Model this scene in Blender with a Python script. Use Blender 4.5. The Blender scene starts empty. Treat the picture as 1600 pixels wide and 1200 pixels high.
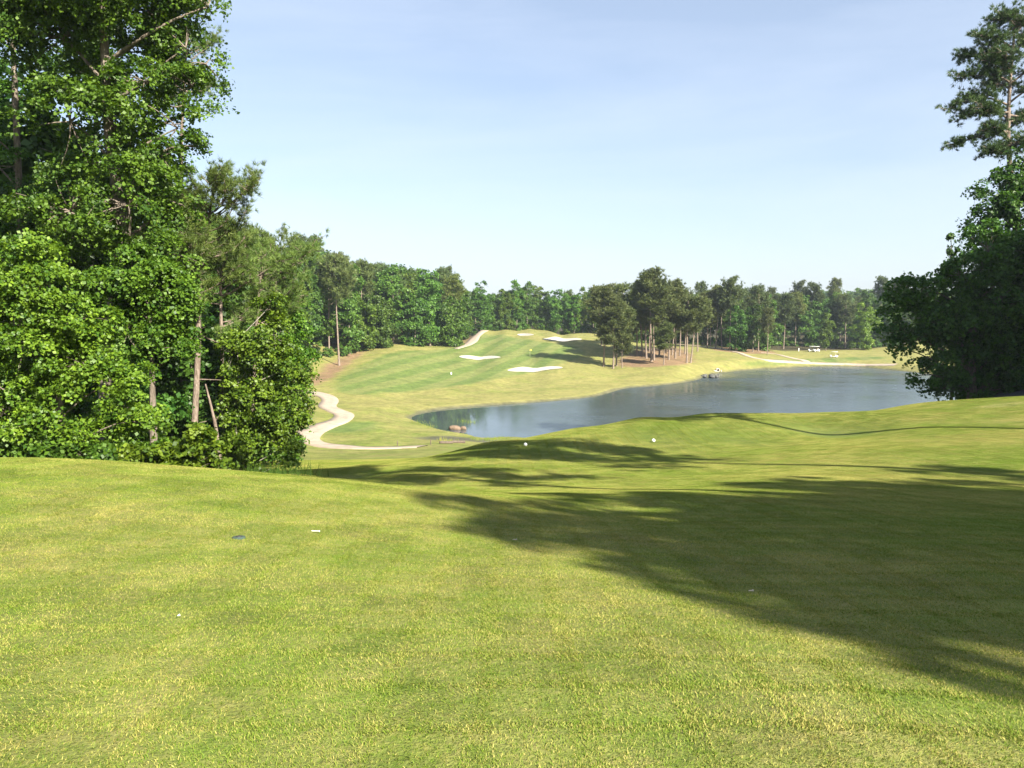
import bpy, math, random
import numpy as np
from math import radians, sin, cos, pi

# ------------------------------------------------------------------ camera, world, sun, exposure
sc = bpy.context.scene
col = sc.collection
E = 15.5                                  # eye height above the pond
PITCH = math.atan(110 / 1200)
cam = bpy.data.cameras.new('camera')
cam.lens = 27.0; cam.sensor_width = 36.0; cam.clip_start = 0.1; cam.clip_end = 6000
cam_ob = bpy.data.objects.new('camera', cam); col.objects.link(cam_ob)
cam_ob.location = (0, 0, E); cam_ob.rotation_euler = (pi / 2 - PITCH, 0, 0)
sc.camera = cam_ob

SUN_EL = radians(36); SX, SY = 0.64, -0.77        # horizontal direction towards the sun
sun_vec = np.array([SX * cos(SUN_EL), SY * cos(SUN_EL), sin(SUN_EL)])
w = bpy.data.worlds.new('World'); sc.world = w; w.use_nodes = True
nt = w.node_tree; nt.nodes.clear()
def wn(t): return nt.nodes.new(t)
out = wn('ShaderNodeOutputWorld'); bg = wn('ShaderNodeBackground'); sky = wn('ShaderNodeTexSky')
sky.sky_type = 'NISHITA'; sky.sun_disc = False; sky.sun_elevation = SUN_EL
sky.sun_rotation = math.atan2(SX, SY); sky.air_density = 1.0; sky.dust_density = 1.2; sky.ozone_density = 1.3
tc = wn('ShaderNodeTexCoord'); mp = wn('ShaderNodeMapping'); mp.inputs['Rotation'].default_value = (0.25, 0.38, 0.3)
mp.inputs['Scale'].default_value = (1.0, 1.6, 6.5)
ns = wn('ShaderNodeTexNoise'); ns.inputs['Scale'].default_value = 1.25; ns.inputs['Detail'].default_value = 6
ns.inputs['Roughness'].default_value = 0.52; ns.inputs['Distortion'].default_value = 0.35
rp = wn('ShaderNodeMapRange'); rp.inputs[1].default_value = 0.40; rp.inputs[2].default_value = 0.70
rp.inputs[3].default_value = 0.30; rp.inputs[4].default_value = 0.66
mx = wn('ShaderNodeMix'); mx.data_type = 'RGBA'
mx.inputs['B'].default_value = (4.9, 5.5, 6.6, 1)      # thin high cloud, in the sky's own units
nt.links.new(tc.outputs['Generated'], mp.inputs['Vector']); nt.links.new(mp.outputs[0], ns.inputs['Vector'])
nt.links.new(ns.outputs['Fac'], rp.inputs[0]); nt.links.new(rp.outputs[0], mx.inputs['Factor'])
nt.links.new(sky.outputs[0], mx.inputs['A']); nt.links.new(mx.outputs['Result'], bg.inputs['Color'])
bg.inputs['Strength'].default_value = 0.058
nt.links.new(bg.outputs[0], out.inputs['Surface'])

sl = bpy.data.lights.new('sun', 'SUN'); sl.energy = 5.0; sl.angle = radians(0.55); sl.color = (1.0, 0.93, 0.80)
so = bpy.data.objects.new('sun', sl); col.objects.link(so)
from mathutils import Vector
so.rotation_euler = Vector((-sun_vec[0], -sun_vec[1], -sun_vec[2])).to_track_quat('-Z', 'Y').to_euler()
so.location = (60, -60, 80)
sc.view_settings.view_transform = 'Standard'; sc.view_settings.look = 'None'
sc.view_settings.exposure = 1.70; sc.view_settings.gamma = 1
sc.render.engine = 'CYCLES'
try:
    sc.cycles.max_bounces = 6; sc.cycles.transparent_max_bounces = 4; sc.cycles.diffuse_bounces = 3
    sc.cycles.use_adaptive_sampling = True
except Exception: pass

rng = np.random.default_rng(7)
random.seed(7)

# ------------------------------------------------------------------ helpers
def ray(px, py):
    u = (np.asarray(px, float) - 800) / 1200; v = (600 - np.asarray(py, float)) / 1200
    y = cos(PITCH) + v * sin(PITCH); z = v * cos(PITCH) - sin(PITCH)
    return u / y, z / y                    # per metre of Y
def P(px, py, D):                          # a survey point: bearing, dip and forward distance -> world
    a, b = ray(px, py)
    return np.array([a * D, D, E + b * D])

def link(o, parent=None, label=None, cat=None, group=None, kind=None):
    col.objects.link(o)
    if parent is not None: o.parent = parent
    if label: o['label'] = label
    if cat: o['category'] = cat
    if group: o['group'] = group
    if kind: o['kind'] = kind
    return o

class MB:
    def __init__(s): s.v = []; s.f = []; s.n = 0; s.t = []; s.m = []
    def add(s, v, f, tint=None, mat=0):
        v = np.asarray(v, np.float32).reshape(-1, 3); f = np.asarray(f, np.int64)
        s.v.append(v); s.f.append(f + s.n); s.n += len(v)
        s.t.append(np.full(len(v), 0.5, np.float32) if tint is None else np.asarray(tint, np.float32))
        s.m.append(np.full(len(f), mat, np.int32))
    def tube(s, pts, rad, sides=7, tint=None, cap=True):
        pts = np.asarray(pts, float); n = len(pts)
        rad = np.broadcast_to(np.asarray(rad, float), (n,))
        t = np.gradient(pts, axis=0); t /= np.linalg.norm(t, axis=1)[:, None] + 1e-9
        ref = np.array([0, 0, 1.0]) if abs(t[:, 2]).mean() < 0.8 else np.array([1.0, 0, 0])
        a = np.cross(t, ref); a /= np.linalg.norm(a, axis=1)[:, None] + 1e-9; b = np.cross(t, a)
        th = np.arange(sides) * 2 * pi / sides
        v = pts[:, None] + rad[:, None, None] * (a[:, None] * np.cos(th)[None, :, None] + b[:, None] * np.sin(th)[None, :, None])
        i = np.arange(n - 1)[:, None] * sides; j = np.arange(sides)[None]; k = (j + 1) % sides
        f = np.stack([i + j, i + k, i + sides + k, i + sides + j], -1).reshape(-1, 4)
        s.add(v.reshape(-1, 3), f)
        if cap and sides >= 3:
            c = v[-1].mean(0); base = s.n
            vv = np.vstack([v[-1], c]); ff = [[q, (q + 1) % sides, sides, sides] for q in range(sides)]
            s.addtri(vv, [[q, (q + 1) % sides, sides] for q in range(sides)])
    def addtri(s, v, f):
        f = np.asarray(f); s.add(v, np.hstack([f, f[:, :1] * 0 - 10 ** 9]))
    def box(s, cx, cy, cz, sx, sy, sz, mat=0, taper=1.0):
        x, y, z = sx / 2, sy / 2, sz / 2; q = taper
        v = [(-x, -y, -z), (x, -y, -z), (x, y, -z), (-x, y, -z), (-x * q, -y * q, z), (x * q, -y * q, z), (x * q, y * q, z), (-x * q, y * q, z)]
        s.add(np.array(v) + np.array([cx, cy, cz]), [(3, 2, 1, 0), (4, 5, 6, 7), (0, 1, 5, 4), (1, 2, 6, 5), (2, 3, 7, 6), (3, 0, 4, 7)], mat=mat)
    def mesh(s, name, mats, smooth=False):
        v = np.vstack(s.v)
        F = np.vstack([f if f.shape[1] == 4 else np.hstack([f, np.full((len(f), 1), -10 ** 9)]) for f in s.f])
        tri = F[:, 3] < 0
        cnt = np.where(tri, 3, 4); start = np.concatenate([[0], np.cumsum(cnt)[:-1]])
        loops = F.reshape(-1); loops = loops[loops >= 0]
        me = bpy.data.meshes.new(name)
        me.vertices.add(len(v)); me.vertices.foreach_set('co', v.astype(np.float32).ravel())
        me.loops.add(len(loops)); me.loops.foreach_set('vertex_index', loops.astype(np.int32))
        me.polygons.add(len(F)); me.polygons.foreach_set('loop_start', start.astype(np.int32))
        me.polygons.foreach_set('loop_total', cnt.astype(np.int32))
        me.polygons.foreach_set('material_index', np.concatenate(s.m))
        if smooth: me.polygons.foreach_set('use_smooth', np.ones(len(F), bool))
        at = me.attributes.new('tint', 'FLOAT', 'POINT'); at.data.foreach_set('value', np.concatenate(s.t))
        for m in (mats if isinstance(mats, (list, tuple)) else [mats]): me.materials.append(m)
        me.update(calc_edges=True)
        return me
    def build(s, name, mats, parent=None, smooth=False, **k):
        return link(bpy.data.objects.new(name, s.mesh(name, mats, smooth)), parent, **k)

# ------------------------------------------------------------------ material helper
class NT:
    def __init__(s, name):
        s.m = bpy.data.materials.new(name); s.m.use_nodes = True; s.t = s.m.node_tree; s.t.nodes.clear()
        s.out = s.t.nodes.new('ShaderNodeOutputMaterial')
    def n(s, typ, ins=None, **kw):
        x = s.t.nodes.new(typ)
        for k, v in kw.items(): setattr(x, k, v)
        for k, v in (ins or {}).items(): s.set(x.inputs[k], v)
        return x
    def set(s, sock, v):
        if isinstance(v, bpy.types.NodeSocket): s.t.links.new(v, sock)
        elif isinstance(v, bpy.types.Node): s.t.links.new(v.outputs[0], sock)
        else: sock.default_value = v
    def rgb(s, c): return (c[0], c[1], c[2], 1)
    def mix(s, f, a, b, bt='MIX'):
        x = s.t.nodes.new('ShaderNodeMix'); x.data_type = 'RGBA'; x.blend_type = bt
        s.set(x.inputs['Factor'], f)
        s.set(x.inputs['A'], s.rgb(a) if isinstance(a, tuple) else a); s.set(x.inputs['B'], s.rgb(b) if isinstance(b, tuple) else b)
        return x.outputs['Result']
    def math(s, op, a, b=0.0, clamp=False):
        x = s.t.nodes.new('ShaderNodeMath'); x.operation = op; x.use_clamp = clamp
        s.set(x.inputs[0], a); s.set(x.inputs[1], b); return x.outputs[0]
    def ramp(s, v, a, b, lo=0.0, hi=1.0):
        return s.n('ShaderNodeMapRange', {0: v, 1: a, 2: b, 3: lo, 4: hi}).outputs[0]
    def noise(s, scale, detail=4, rough=0.5, vec=None, dist=0.0):
        i = {'Scale': scale, 'Detail': detail, 'Roughness': rough, 'Distortion': dist}
        if vec is not None: i['Vector'] = vec
        return s.n('ShaderNodeTexNoise', i).outputs['Fac']
    def attr(s, name): return s.n('ShaderNodeAttribute', attribute_name=name).outputs['Fac']
    def pos(s): return s.n('ShaderNodeNewGeometry').outputs['Position']
    def principled(s, color, rough=0.6, normal=None, **k):
        b = s.n('ShaderNodeBsdfPrincipled', {'Base Color': s.rgb(color) if isinstance(color, tuple) else color, 'Roughness': rough})
        for kk, vv in k.items(): s.set(b.inputs[kk.replace('_', ' ')], vv)
        if normal is not None: s.set(b.inputs['Normal'], normal)
        s.t.links.new(b.outputs[0], s.out.inputs['Surface']); return b
    def bump(s, h, strength=0.5, dist=0.1):
        return s.n('ShaderNodeBump', {'Height': h, 'Strength': strength, 'Distance': dist}).outputs[0]

def simple(name, c, rough=0.6, var=0.25, scale=8, bump=0.0, **k):
    m = NT(name); tcn = m.n('ShaderNodeTexCoord').outputs['Object']
    n = m.noise(scale, 5, 0.6, tcn)
    colr = m.mix(m.ramp(n, 0.3, 0.7), tuple(x * (1 - var) for x in c), tuple(min(1, x * (1 + var)) for x in c))
    m.principled(colr, rough, m.bump(n, bump, 0.05) if bump else None, **k)
    return m.m

# grass colours shared by the turf sheet and by the blades that stand on it
def turf_colour(m, pos, far=True):
    xy = m.n('ShaderNodeVectorMath', {0: pos, 1: (1, 1, 0)}, operation='MULTIPLY').outputs[0]
    big = m.noise(0.16, 4, 0.55, xy); mid = m.noise(1.1, 5, 0.6, xy, 0.6); sml = m.noise(5.5, 4, 0.6, xy)
    f = m.math('ADD', m.math('MULTIPLY', big, 0.5), m.math('ADD', m.math('MULTIPLY', mid, 0.38), m.math('MULTIPLY', sml, 0.2)))
    return m.ramp(f, 0.41, 0.67)

G_GREEN = (0.136, 0.196, 0.026); G_STRAW = (0.300, 0.262, 0.094)
def mat_ground():
    m = NT('turf_ground'); pos = m.pos()
    d = turf_colour(m, pos)
    fair, mud, litter, bare, tee = (m.attr(a) for a in ('fair', 'mud', 'litter', 'bare', 'tee'))
    xy = m.n('ShaderNodeVectorMath', {0: pos, 1: (1, 1, 0)}, operation='MULTIPLY').outputs[0]
    fine = m.noise(60, 3, 0.7, xy); fine2 = m.noise(18, 4, 0.7, xy)
    straw = m.math('ADD', m.math('MULTIPLY', d, 0.95), m.math('MULTIPLY', m.math('SUBTRACT', fine2, 0.45), 1.5))
    straw = m.math('ADD', straw, m.math('MULTIPLY', m.math('SUBTRACT', m.noise(3.2, 5, 0.75, xy), 0.5), 1.0))
    # rough on the far side is yellower; fairways and tees greener
    straw = m.math('ADD', straw, m.math('MULTIPLY', m.attr('dry'), 0.48))
    straw = m.math('SUBTRACT', straw, m.math('MULTIPLY', fair, 0.42))
    straw = m.math('SUBTRACT', straw, m.math('MULTIPLY', tee, 0.45), clamp=True)
    g = m.mix(straw, G_GREEN, G_STRAW)
    g = m.mix(m.math('MULTIPLY', fair, 0.8), g, (0.205, 0.222, 0.078))
    g = m.mix(m.math('MULTIPLY', tee, 0.65), g, (0.158, 0.192, 0.044))
    # mowing bands
    sep = m.n('ShaderNodeSeparateXYZ', {0: pos})
    ph = m.math('ADD', m.math('MULTIPLY', sep.outputs[0], 0.80), m.math('MULTIPLY', sep.outputs[1], -0.22))
    wob = m.math('MULTIPLY', m.noise(0.02, 1, 0.5, xy), 1.6)
    st = m.math('SINE', m.math('ADD', ph, wob))
    st = m.ramp(st, -0.35, 0.35, 0.0, 1.0)
    g = m.mix(m.math('MULTIPLY', m.math('MULTIPLY', st, fair), 0.8), g, m.mix(1.0, g, (0.66, 0.84, 0.66), 'MULTIPLY'))
    grain = m.noise(7.0, 8, 0.85, xy); grain2 = m.noise(1.7, 8, 0.8, xy)
    g = m.mix(m.ramp(grain, 0.38, 0.62, 0.5, 0.0), g, m.mix(1.0, g, (0.55, 0.66, 0.5), 'MULTIPLY'))
    g = m.mix(m.ramp(grain2, 0.40, 0.62, 0.35, 0.0), g, m.mix(1.0, g, (0.62, 0.78, 0.6), 'MULTIPLY'))
    g = m.mix(m.ramp(fine, 0.35, 0.7, 0.35, 0.0), g, m.mix(1.0, g, (0.45, 0.5, 0.45), 'MULTIPLY'))
    lit = m.mix(m.ramp(fine2, 0.35, 0.65), (0.13, 0.080, 0.048), (0.29, 0.185, 0.115))
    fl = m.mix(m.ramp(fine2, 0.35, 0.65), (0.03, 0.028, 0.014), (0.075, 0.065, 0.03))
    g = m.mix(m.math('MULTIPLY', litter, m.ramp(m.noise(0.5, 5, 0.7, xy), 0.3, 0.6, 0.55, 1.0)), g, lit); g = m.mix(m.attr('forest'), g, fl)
    mudc = m.mix(m.noise(2.0, 4, 0.6, xy), (0.045, 0.05, 0.025), (0.13, 0.125, 0.085))
    g = m.mix(mud, g, mudc)
    g = m.mix(bare, g, (0.55, 0.42, 0.26))
    bl1 = m.noise(0.9, 6, 0.7, xy, 0.5); bl2 = m.noise(0.21, 5, 0.65, xy, 0.8)
    mult = m.math('MULTIPLY', m.ramp(bl1, 0.34, 0.66, 0.74, 1.18), m.ramp(bl2, 0.34, 0.66, 0.80, 1.14))
    g = m.n('ShaderNodeHueSaturation', {'Hue': m.ramp(bl2, 0.3, 0.7, 0.505, 0.492), 'Saturation': 1.0, 'Value': mult, 'Color': g}).outputs[0]
    h = m.math('ADD', m.math('MULTIPLY', fine, 0.5), fine2)
    m.principled(g, 0.85, m.bump(h, 0.55, 0.05), Specular_IOR_Level=0.15)
    return m.m
def mat_blade():
    m = NT('grass_blade'); pos = m.pos(); d = turf_colour(m, pos)
    t = m.attr('tint')
    s = m.math('ADD', m.math('MULTIPLY', d, 0.95), m.math('MULTIPLY', m.math('SUBTRACT', t, 0.5), 1.6))
    shd = m.math('SUBTRACT', s, m.math('MULTIPLY', m.n('ShaderNodeObjectInfo').outputs['Random'], 0.0), clamp=True)
    c = m.mix(shd, (0.148, 0.222, 0.020), (0.43, 0.375, 0.112))
    c = m.mix(m.ramp(t, 0.0, 0.22, 0.6, 0.0), c, m.mix(1.0, c, (0.35, 0.5, 0.35), 'MULTIPLY'))
    b = m.n('ShaderNodeBsdfPrincipled', {'Base Color': c, 'Roughness': 0.6, 'Specular IOR Level': 0.2})
    tr = m.n('ShaderNodeBsdfTranslucent', {'Color': c})
    mxs = m.n('ShaderNodeMixShader', {0: 0.30, 1: b, 2: tr}); m.set(m.out.inputs['Surface'], mxs)
    return m.m
def mat_leaf(name, dark, light, tr_amt=0.35, rough=0.5, use_obj=True, spec=0.35):
    m = NT(name); t = m.attr('tint')
    c = m.mix(t, dark, light)
    oi = m.n('ShaderNodeObjectInfo')
    if use_obj:
        c = m.mix(1.0, c, oi.outputs['Color'], 'MULTIPLY')
    hs = m.n('ShaderNodeHueSaturation', {'Hue': m.ramp(oi.outputs['Random'], 0, 1, 0.488, 0.512), 'Saturation': 1.0,
             'Value': m.ramp(oi.outputs['Random'], 0, 1, 0.85, 1.18), 'Color': c}).outputs[0]
    b = m.n('ShaderNodeBsdfPrincipled', {'Base Color': hs, 'Roughness': rough, 'Specular IOR Level': spec})
    warm = m.mix(1.0, hs, (1.25, 1.25, 0.5), 'MULTIPLY')
    tr = m.n('ShaderNodeBsdfTranslucent', {'Color': warm})
    mxs = m.n('ShaderNodeMixShader', {0: tr_amt, 1: b, 2: tr}); m.set(m.out.inputs['Surface'], mxs)
    return m.m
def mat_bark(name, a, b, scale=3):
    m = NT(name); o = m.n('ShaderNodeTexCoord').outputs['Object']
    mpv = m.n('ShaderNodeMapping', {'Vector': o, 'Scale': (1, 1, 0.25)}).outputs[0]
    n = m.noise(scale * 3, 6, 0.65, mpv); v = m.n('ShaderNodeTexVoronoi', {'Vector': mpv, 'Scale': scale * 4.0}).outputs['Distance']
    f = m.math('MULTIPLY', m.ramp(n, 0.3, 0.7), m.ramp(v, 0.05, 0.4, 0.5, 1.0))
    m.principled(m.mix(f, a, b), 0.9, m.bump(f, 0.8, 0.05), Specular_IOR_Level=0.1)
    return m.m
M = {}
M['ground'] = mat_ground(); M['blade'] = mat_blade()
M['leaf'] = mat_leaf('broad_leaf', (0.030, 0.078, 0.012), (0.118, 0.205, 0.028))
M['leaf_near'] = mat_leaf('near_leaf', (0.028, 0.076, 0.008), (0.125, 0.215, 0.020), 0.30, 0.5)
M['needle'] = mat_leaf('pine_needle', (0.040, 0.070, 0.018), (0.115, 0.145, 0.040), 0.2, 0.6)
M['bark'] = mat_bark('grey_bark', (0.08, 0.065, 0.05), (0.28, 0.235, 0.19))
M['pinebark'] = mat_bark('pine_bark', (0.10, 0.072, 0.055), (0.32, 0.26, 0.21))
M['palebark'] = mat_bark('pale_bark', (0.22, 0.20, 0.16), (0.60, 0.56, 0.48))
def mat_water():
    m = NT('pond_water'); pos = m.pos()
    mpv = m.n('ShaderNodeMapping', {'Vector': pos, 'Scale': (1.0, 1.0, 1.0), 'Rotation': (0, 0, 0.3)}).outputs[0]
    n1 = m.noise(1.5, 5, 0.62, mpv, 0.4); n2 = m.noise(0.22, 3, 0.5, mpv)
    sx = m.n('ShaderNodeSeparateXYZ', {0: pos}).outputs[0]
    calm = m.ramp(sx, -6, 8, 0.08, 1.0)
    streak = m.ramp(m.noise(0.05, 3, 0.6, mpv), 0.35, 0.65, 0.45, 1.0)
    st = m.math('MULTIPLY', m.math('MULTIPLY', calm, streak), 0.3)
    bmp = m.n('ShaderNodeBump', {'Height': m.math('ADD', n1, m.math('MULTIPLY', n2, 0.6)), 'Strength': st, 'Distance': 0.12}).outputs[0]
    m.principled((0.050, 0.066, 0.070), m.math('MULTIPLY', m.ramp(calm, 0, 1, 0.05, 0.30), streak), bmp, IOR=1.33, Specular_IOR_Level=0.7)
    return m.m
M['water'] = mat_water()
M['sand'] = simple('bunker_sand', (0.40, 0.37, 0.31), 0.95, 0.12, 1.2, 0.3)
M['concrete'] = simple('concrete_path', (0.33, 0.265, 0.20), 0.9, 0.22, 0.9, 0.2)
M['asphalt'] = simple('asphalt', (0.055, 0.055, 0.06), 0.85, 0.2, 3, 0.3)
M['rock'] = simple('brown_rock', (0.15, 0.105, 0.07), 0.85, 0.35, 2.5, 0.8)
M['greyrock'] = simple('grey_rock', (0.075, 0.075, 0.068), 0.85, 0.45, 2.0, 0.8)
M['white'] = simple('white_paint', (0.80, 0.80, 0.77), 0.35, 0.04, 4)
M['paleconc'] = simple('pale_concrete', (0.50, 0.46, 0.39), 0.8, 0.1, 4, 0.2)
M['black'] = simple('black_rubber', (0.025, 0.025, 0.027), 0.6, 0.2, 5)
M['seat'] = simple('beige_vinyl', (0.45, 0.40, 0.32), 0.5, 0.05, 5)
M['metal'] = simple('grey_metal', (0.35, 0.35, 0.36), 0.4, 0.1, 5, Metallic=0.8)
M['wood'] = simple('weathered_timber', (0.10, 0.075, 0.055), 0.85, 0.35, 5, 0.5)
M['yellow'] = simple('yellow_cloth', (0.75, 0.62, 0.08), 0.7, 0.05, 4)
M['sprink'] = simple('dark_green_plastic', (0.035, 0.06, 0.045), 0.9, 0.3, 14, 0.3)

# ------------------------------------------------------------------ terrain height: a surface through surveyed points
CP = []
def c(px, py, D): CP.append(tuple(P(px, py, D)))
def g(x, y, z): CP.append((x, y, z))
# under and round the camera
for x, y, z in ((0, 0, 13.9), (-4, 0, 13.95), (4, 0, 13.9), (0, -6, 13.95), (-12, -4, 13.9), (12, -6, 13.8), (0, -20, 14.0), (-30, -25, 13.5), (30, -25, 14),
                (0, -80, 15), (-90, -60, 13), (90, -60, 15), (18, 0, 13.4), (26, 8, 12.9), (-10, 5, 13.7), (1.5, 3, 13.84), (-2.0, 3, 13.84), (40, 20, 12.6), (60, 40, 12)): g(x, y, z)
for a in ((800, 900, 6.1), (400, 900, 5.7), (0, 900, 5.5), (1200, 900, 6.4), (1600, 900, 6.3), (1600, 1010, 4.5),
          (0, 716, 12.5), (200, 722, 12.5), (430, 741, 13.0), (600, 756, 13.0), (700, 767, 12.6), (850, 787, 12.0), (960, 800, 12), (1200, 800, 11.6), (1600, 800, 12.0),
          (300, 780, 8.6), (700, 820, 8.8), (1050, 770, 15.0),
          (1600, 747, 19.5), (1400, 745, 19.5), (1200, 748, 19), (1400, 700, 27), (1600, 692, 27), (1600, 661, 34), (1450, 668, 34),
          (1290, 681, 38.5), (1150, 690, 36), (1021, 688, 37.0), (821, 698, 35.5), (920, 715, 31), (1080, 715, 30), (820, 742, 24), (1000, 762, 19), (700, 742, 24),
          (1280, 645, 47), (1200, 645.5, 47), (1150, 646, 47), (1100, 646, 47), (1000, 651, 45.5), (900, 669, 42.5), (850, 678, 41.5), (760, 690, 41), (1420, 632, 50), (1520, 625, 52), (1600, 623, 54),
          (600, 746, 23.5), (560, 735, 29), (600, 722, 42), (600, 707, 68), (530, 713, 62), (480, 722, 48), (480, 738, 24.5), (690, 702, 68), (680, 718, 45), (690, 693, 80)): c(*a)
# hidden hollow behind the left crest, and hidden bank behind the lower tee
for x, y, z in ((-9, 18, 11.2), (-4, 17, 11.2), (-14, 26, 9.6), (-6, 26, 9.6), (-22, 34, 8.5), (-14, 45, 6.6), (-30, 55, 6.5), (-32, 85, 4.0), (-42, 80, 5.5), (-60, 60, 9), (-70, 110, 8), (-100, 100, 12),
                (0, 58, 4.6), (12, 62, 4.2), (28, 64, 4.8), (42, 66, 5.6), (38, 57.5, 9.85), (48, 58.5, 10.5), (58, 58, 11), (36, 62, 8.6), (60, 68, 8.0), (4, 80, 1.2), (22, 76, 1.3), (42, 74, 1.6), (62, 78, 2.2), (86, 98, 2.0), (110, 70, 9), (-3, 88, 0.8)): g(x, y, z)
for a in ((600, 700, 76), (500, 697, 79), (476, 684, 84), (500, 671, 92), (548, 650, 104), (520, 625, 124), (488, 613, 136), (590, 640, 112), (640, 690, 84), (590, 668, 94),
          (636, 620, 138), (600, 600, 150), (700, 600, 158), (560, 572, 176), (700, 570, 192), (620, 541, 216), (560, 548, 207), (505, 583, 170), (800, 606, 160),
          (835, 577, 190), (750, 559, 213), (878, 531, 252), (820, 523, 266), (730, 531, 252), (752, 516, 280), (830, 518, 277), (790, 517.5, 279), (865, 519, 275), (893, 520.5, 272), (945, 525, 268), (920, 522, 270), (700, 541, 231), (780, 543, 228),
          (950, 546, 224), (950, 574, 196), (900, 603, 163), (1000, 586, 180), (1050, 562, 205), (1100, 576, 193), (1100, 546, 240), (1150, 552, 236), (1200, 552, 245),
          (1180, 573, 207), (1250, 565, 225), (1300, 561, 236), (1380, 549, 272), (1250, 546, 280), (1200, 541, 300), (1350, 546, 292), (1060, 540, 262)): c(*a)
for x, y, z in ((-90, 170, 12), (-70, 215, 12), (-120, 260, 26), (-40, 300, 11.5), (-60, 270, 12.5), (-200, 200, 30), (-15, 320, 6.5), (20, 320, 5.5), (50, 330, 4), (100, 340, 4), (160, 330, 5), (220, 300, 6),
                (150, 260, 3), (170, 200, 3), (120, 150, 3), (0, 450, 9), (120, 450, 10), (240, 450, 14), (-160, 450, 22), (0, 900, 12), (500, 900, 28), (-600, 900, 30), (900, 300, 25), (-900, 200, 30), (600, -600, 20), (-600, -600, 20),
                (0, 2200, 20), (1500, 2000, 40), (-1500, 2000, 40), (0, -2200, 20), (2500, 0, 30), (-2500, 0, 30), (2500, -2200, 30), (-2500, -2200, 30)): g(x, y, z)
CP = np.array(CP)
WS = 16.0
def wxy(x, y): return np.stack([np.arcsinh(x / WS), np.arcsinh(y / WS)], -1)
C0 = wxy(CP[:, 0], CP[:, 1])
def kern(a, b): return np.sqrt(((a[:, None] - b[None]) ** 2).sum(-1) + 0.05 ** 2)
A = kern(C0, C0); A[np.diag_indices(len(A))] -= 0.012       # small smoothing
n0 = len(C0); Bm = np.zeros((n0 + 1, n0 + 1)); Bm[:n0, :n0] = A; Bm[n0, :n0] = 1; Bm[:n0, n0] = 1
WTS = np.linalg.solve(Bm, np.append(CP[:, 2], 0))
def base_h(x, y):
    x = np.asarray(x, float).ravel(); y = np.asarray(y, float).ravel(); o = np.empty(len(x))
    for i in range(0, len(x), 20000):
        o[i:i + 20000] = kern(wxy(x[i:i + 20000], y[i:i + 20000]), C0) @ WTS[:-1] + WTS[-1]
    return o

def wpx(px, py):                       # a point of the water's edge, on the plane z = 0
    a, b = ray(px, py); D = -E / b; return (a * D, D)
POND = [wpx(*q) for q in ((637, 654), (648, 648), (668, 642), (700, 638), (750, 634), (800, 631), (880, 625), (925, 620), (946, 615), (975, 606), (1021, 603), (1060, 599), (1088, 594), (1102, 587), (1122, 583), (1160, 579), (1200, 576), (1260, 573), (1330, 572), (1375, 576))]
POND += [(110, 185), (104, 150), (92, 125), (84, 108), (72, 96), (52, 88), (30, 86), (10, 90), (0, 95)]
POND += [wpx(*q) for q in ((752, 688), (738, 682), (715, 679), (690, 674), (668, 667), (650, 660))]
POND = np.array(POND)
def smooth_poly(p, it=2):
    for _ in range(it):
        q = np.roll(p, -1, 0); p = np.stack([0.75 * p + 0.25 * q, 0.25 * p + 0.75 * q], 1).reshape(-1, 2)
    return p
POND = smooth_poly(POND, 2)
def sdist(poly, x, y):                 # signed distance, negative inside
    x = np.asarray(x, float).ravel(); y = np.asarray(y, float).ravel()
    d = np.full(len(x), 1e9); ins = np.zeros(len(x), bool)
    for i in range(len(poly)):
        ax, ay = poly[i]; bx, by = poly[(i + 1) % len(poly)]
        ex, ey = bx - ax, by - ay; l2 = ex * ex + ey * ey + 1e-12
        t = np.clip(((x - ax) * ex + (y - ay) * ey) / l2, 0, 1)
        d = np.minimum(d, np.hypot(x - ax - t * ex, y - ay - t * ey))
        if ey != 0:
            c2 = ((ay > y) != (by > y)); xi = ax + (y - ay) / ey * ex; ins ^= c2 & (x < xi)
    return np.where(ins, -d, d)
def sstep(a, b, x): t = np.clip((x - a) / (b - a), 0, 1); return t * t * (3 - 2 * t)
def fbm(x, y, s, seed=0):
    r = np.random.default_rng(seed); o = 0
    for k in range(5):
        a = r.uniform(0, 2 * pi); b = r.uniform(0, 2 * pi, 2); f = s * r.uniform(0.7, 1.5)
        o = o + np.sin((x * cos(a) + y * sin(a)) * f + b[0]) * np.sin((y * cos(a * 1.7) - x * sin(a * 1.7)) * f * 0.8 + b[1])
    return o / 5
def H(x, y):
    x = np.asarray(x, float).ravel(); y = np.asarray(y, float).ravel()
    h = base_h(x, y); r = np.hypot(x, y)
    h = h + fbm(x, y, 0.35, 1) * 0.10 * sstep(8, 40, r) + fbm(x, y, 0.11, 2) * 0.16 * sstep(60, 160, r)
    d = sdist(POND, x, y) if len(x) else x
    near = r < 400
    out_h = np.maximum(h, 0.42)
    k = sstep(0, 5.5, d)
    shore = 0.16 + 0.25 * sstep(0.2, 0.8, d)
    hh = np.where(d > 0, shore * (1 - k) + out_h * k, 0.0)
    hh = np.where(d <= 0, 0.14 - 1.6 * sstep(0, 6, -d) - 0.25 * sstep(0, 0.5, -d), hh)
    return np.where(near, hh, np.maximum(h, 1.0))
def h1(x, y): return float(H([x], [y])[0])
def hit(px, py, d0=2.5, d1=420):
    a, b = ray(px, py); D = np.exp(np.linspace(math.log(d0), math.log(d1), 900))
    z = E + b * D; hh = H(a * D, D); s = np.nonzero(z <= hh)[0]
    if len(s) == 0: return np.array([a * d1 * 0.7, d1 * 0.7, h1(a * d1 * 0.7, d1 * 0.7)])
    i = s[0]; lo, hi = (D[i - 1] if i else D[0]), D[i]
    for _ in range(12):
        m = (lo + hi) / 2
        if E + b * m <= h1(a * m, m): hi = m
        else: lo = m
    return np.array([a * hi, hi, h1(a * hi, hi)])
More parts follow.
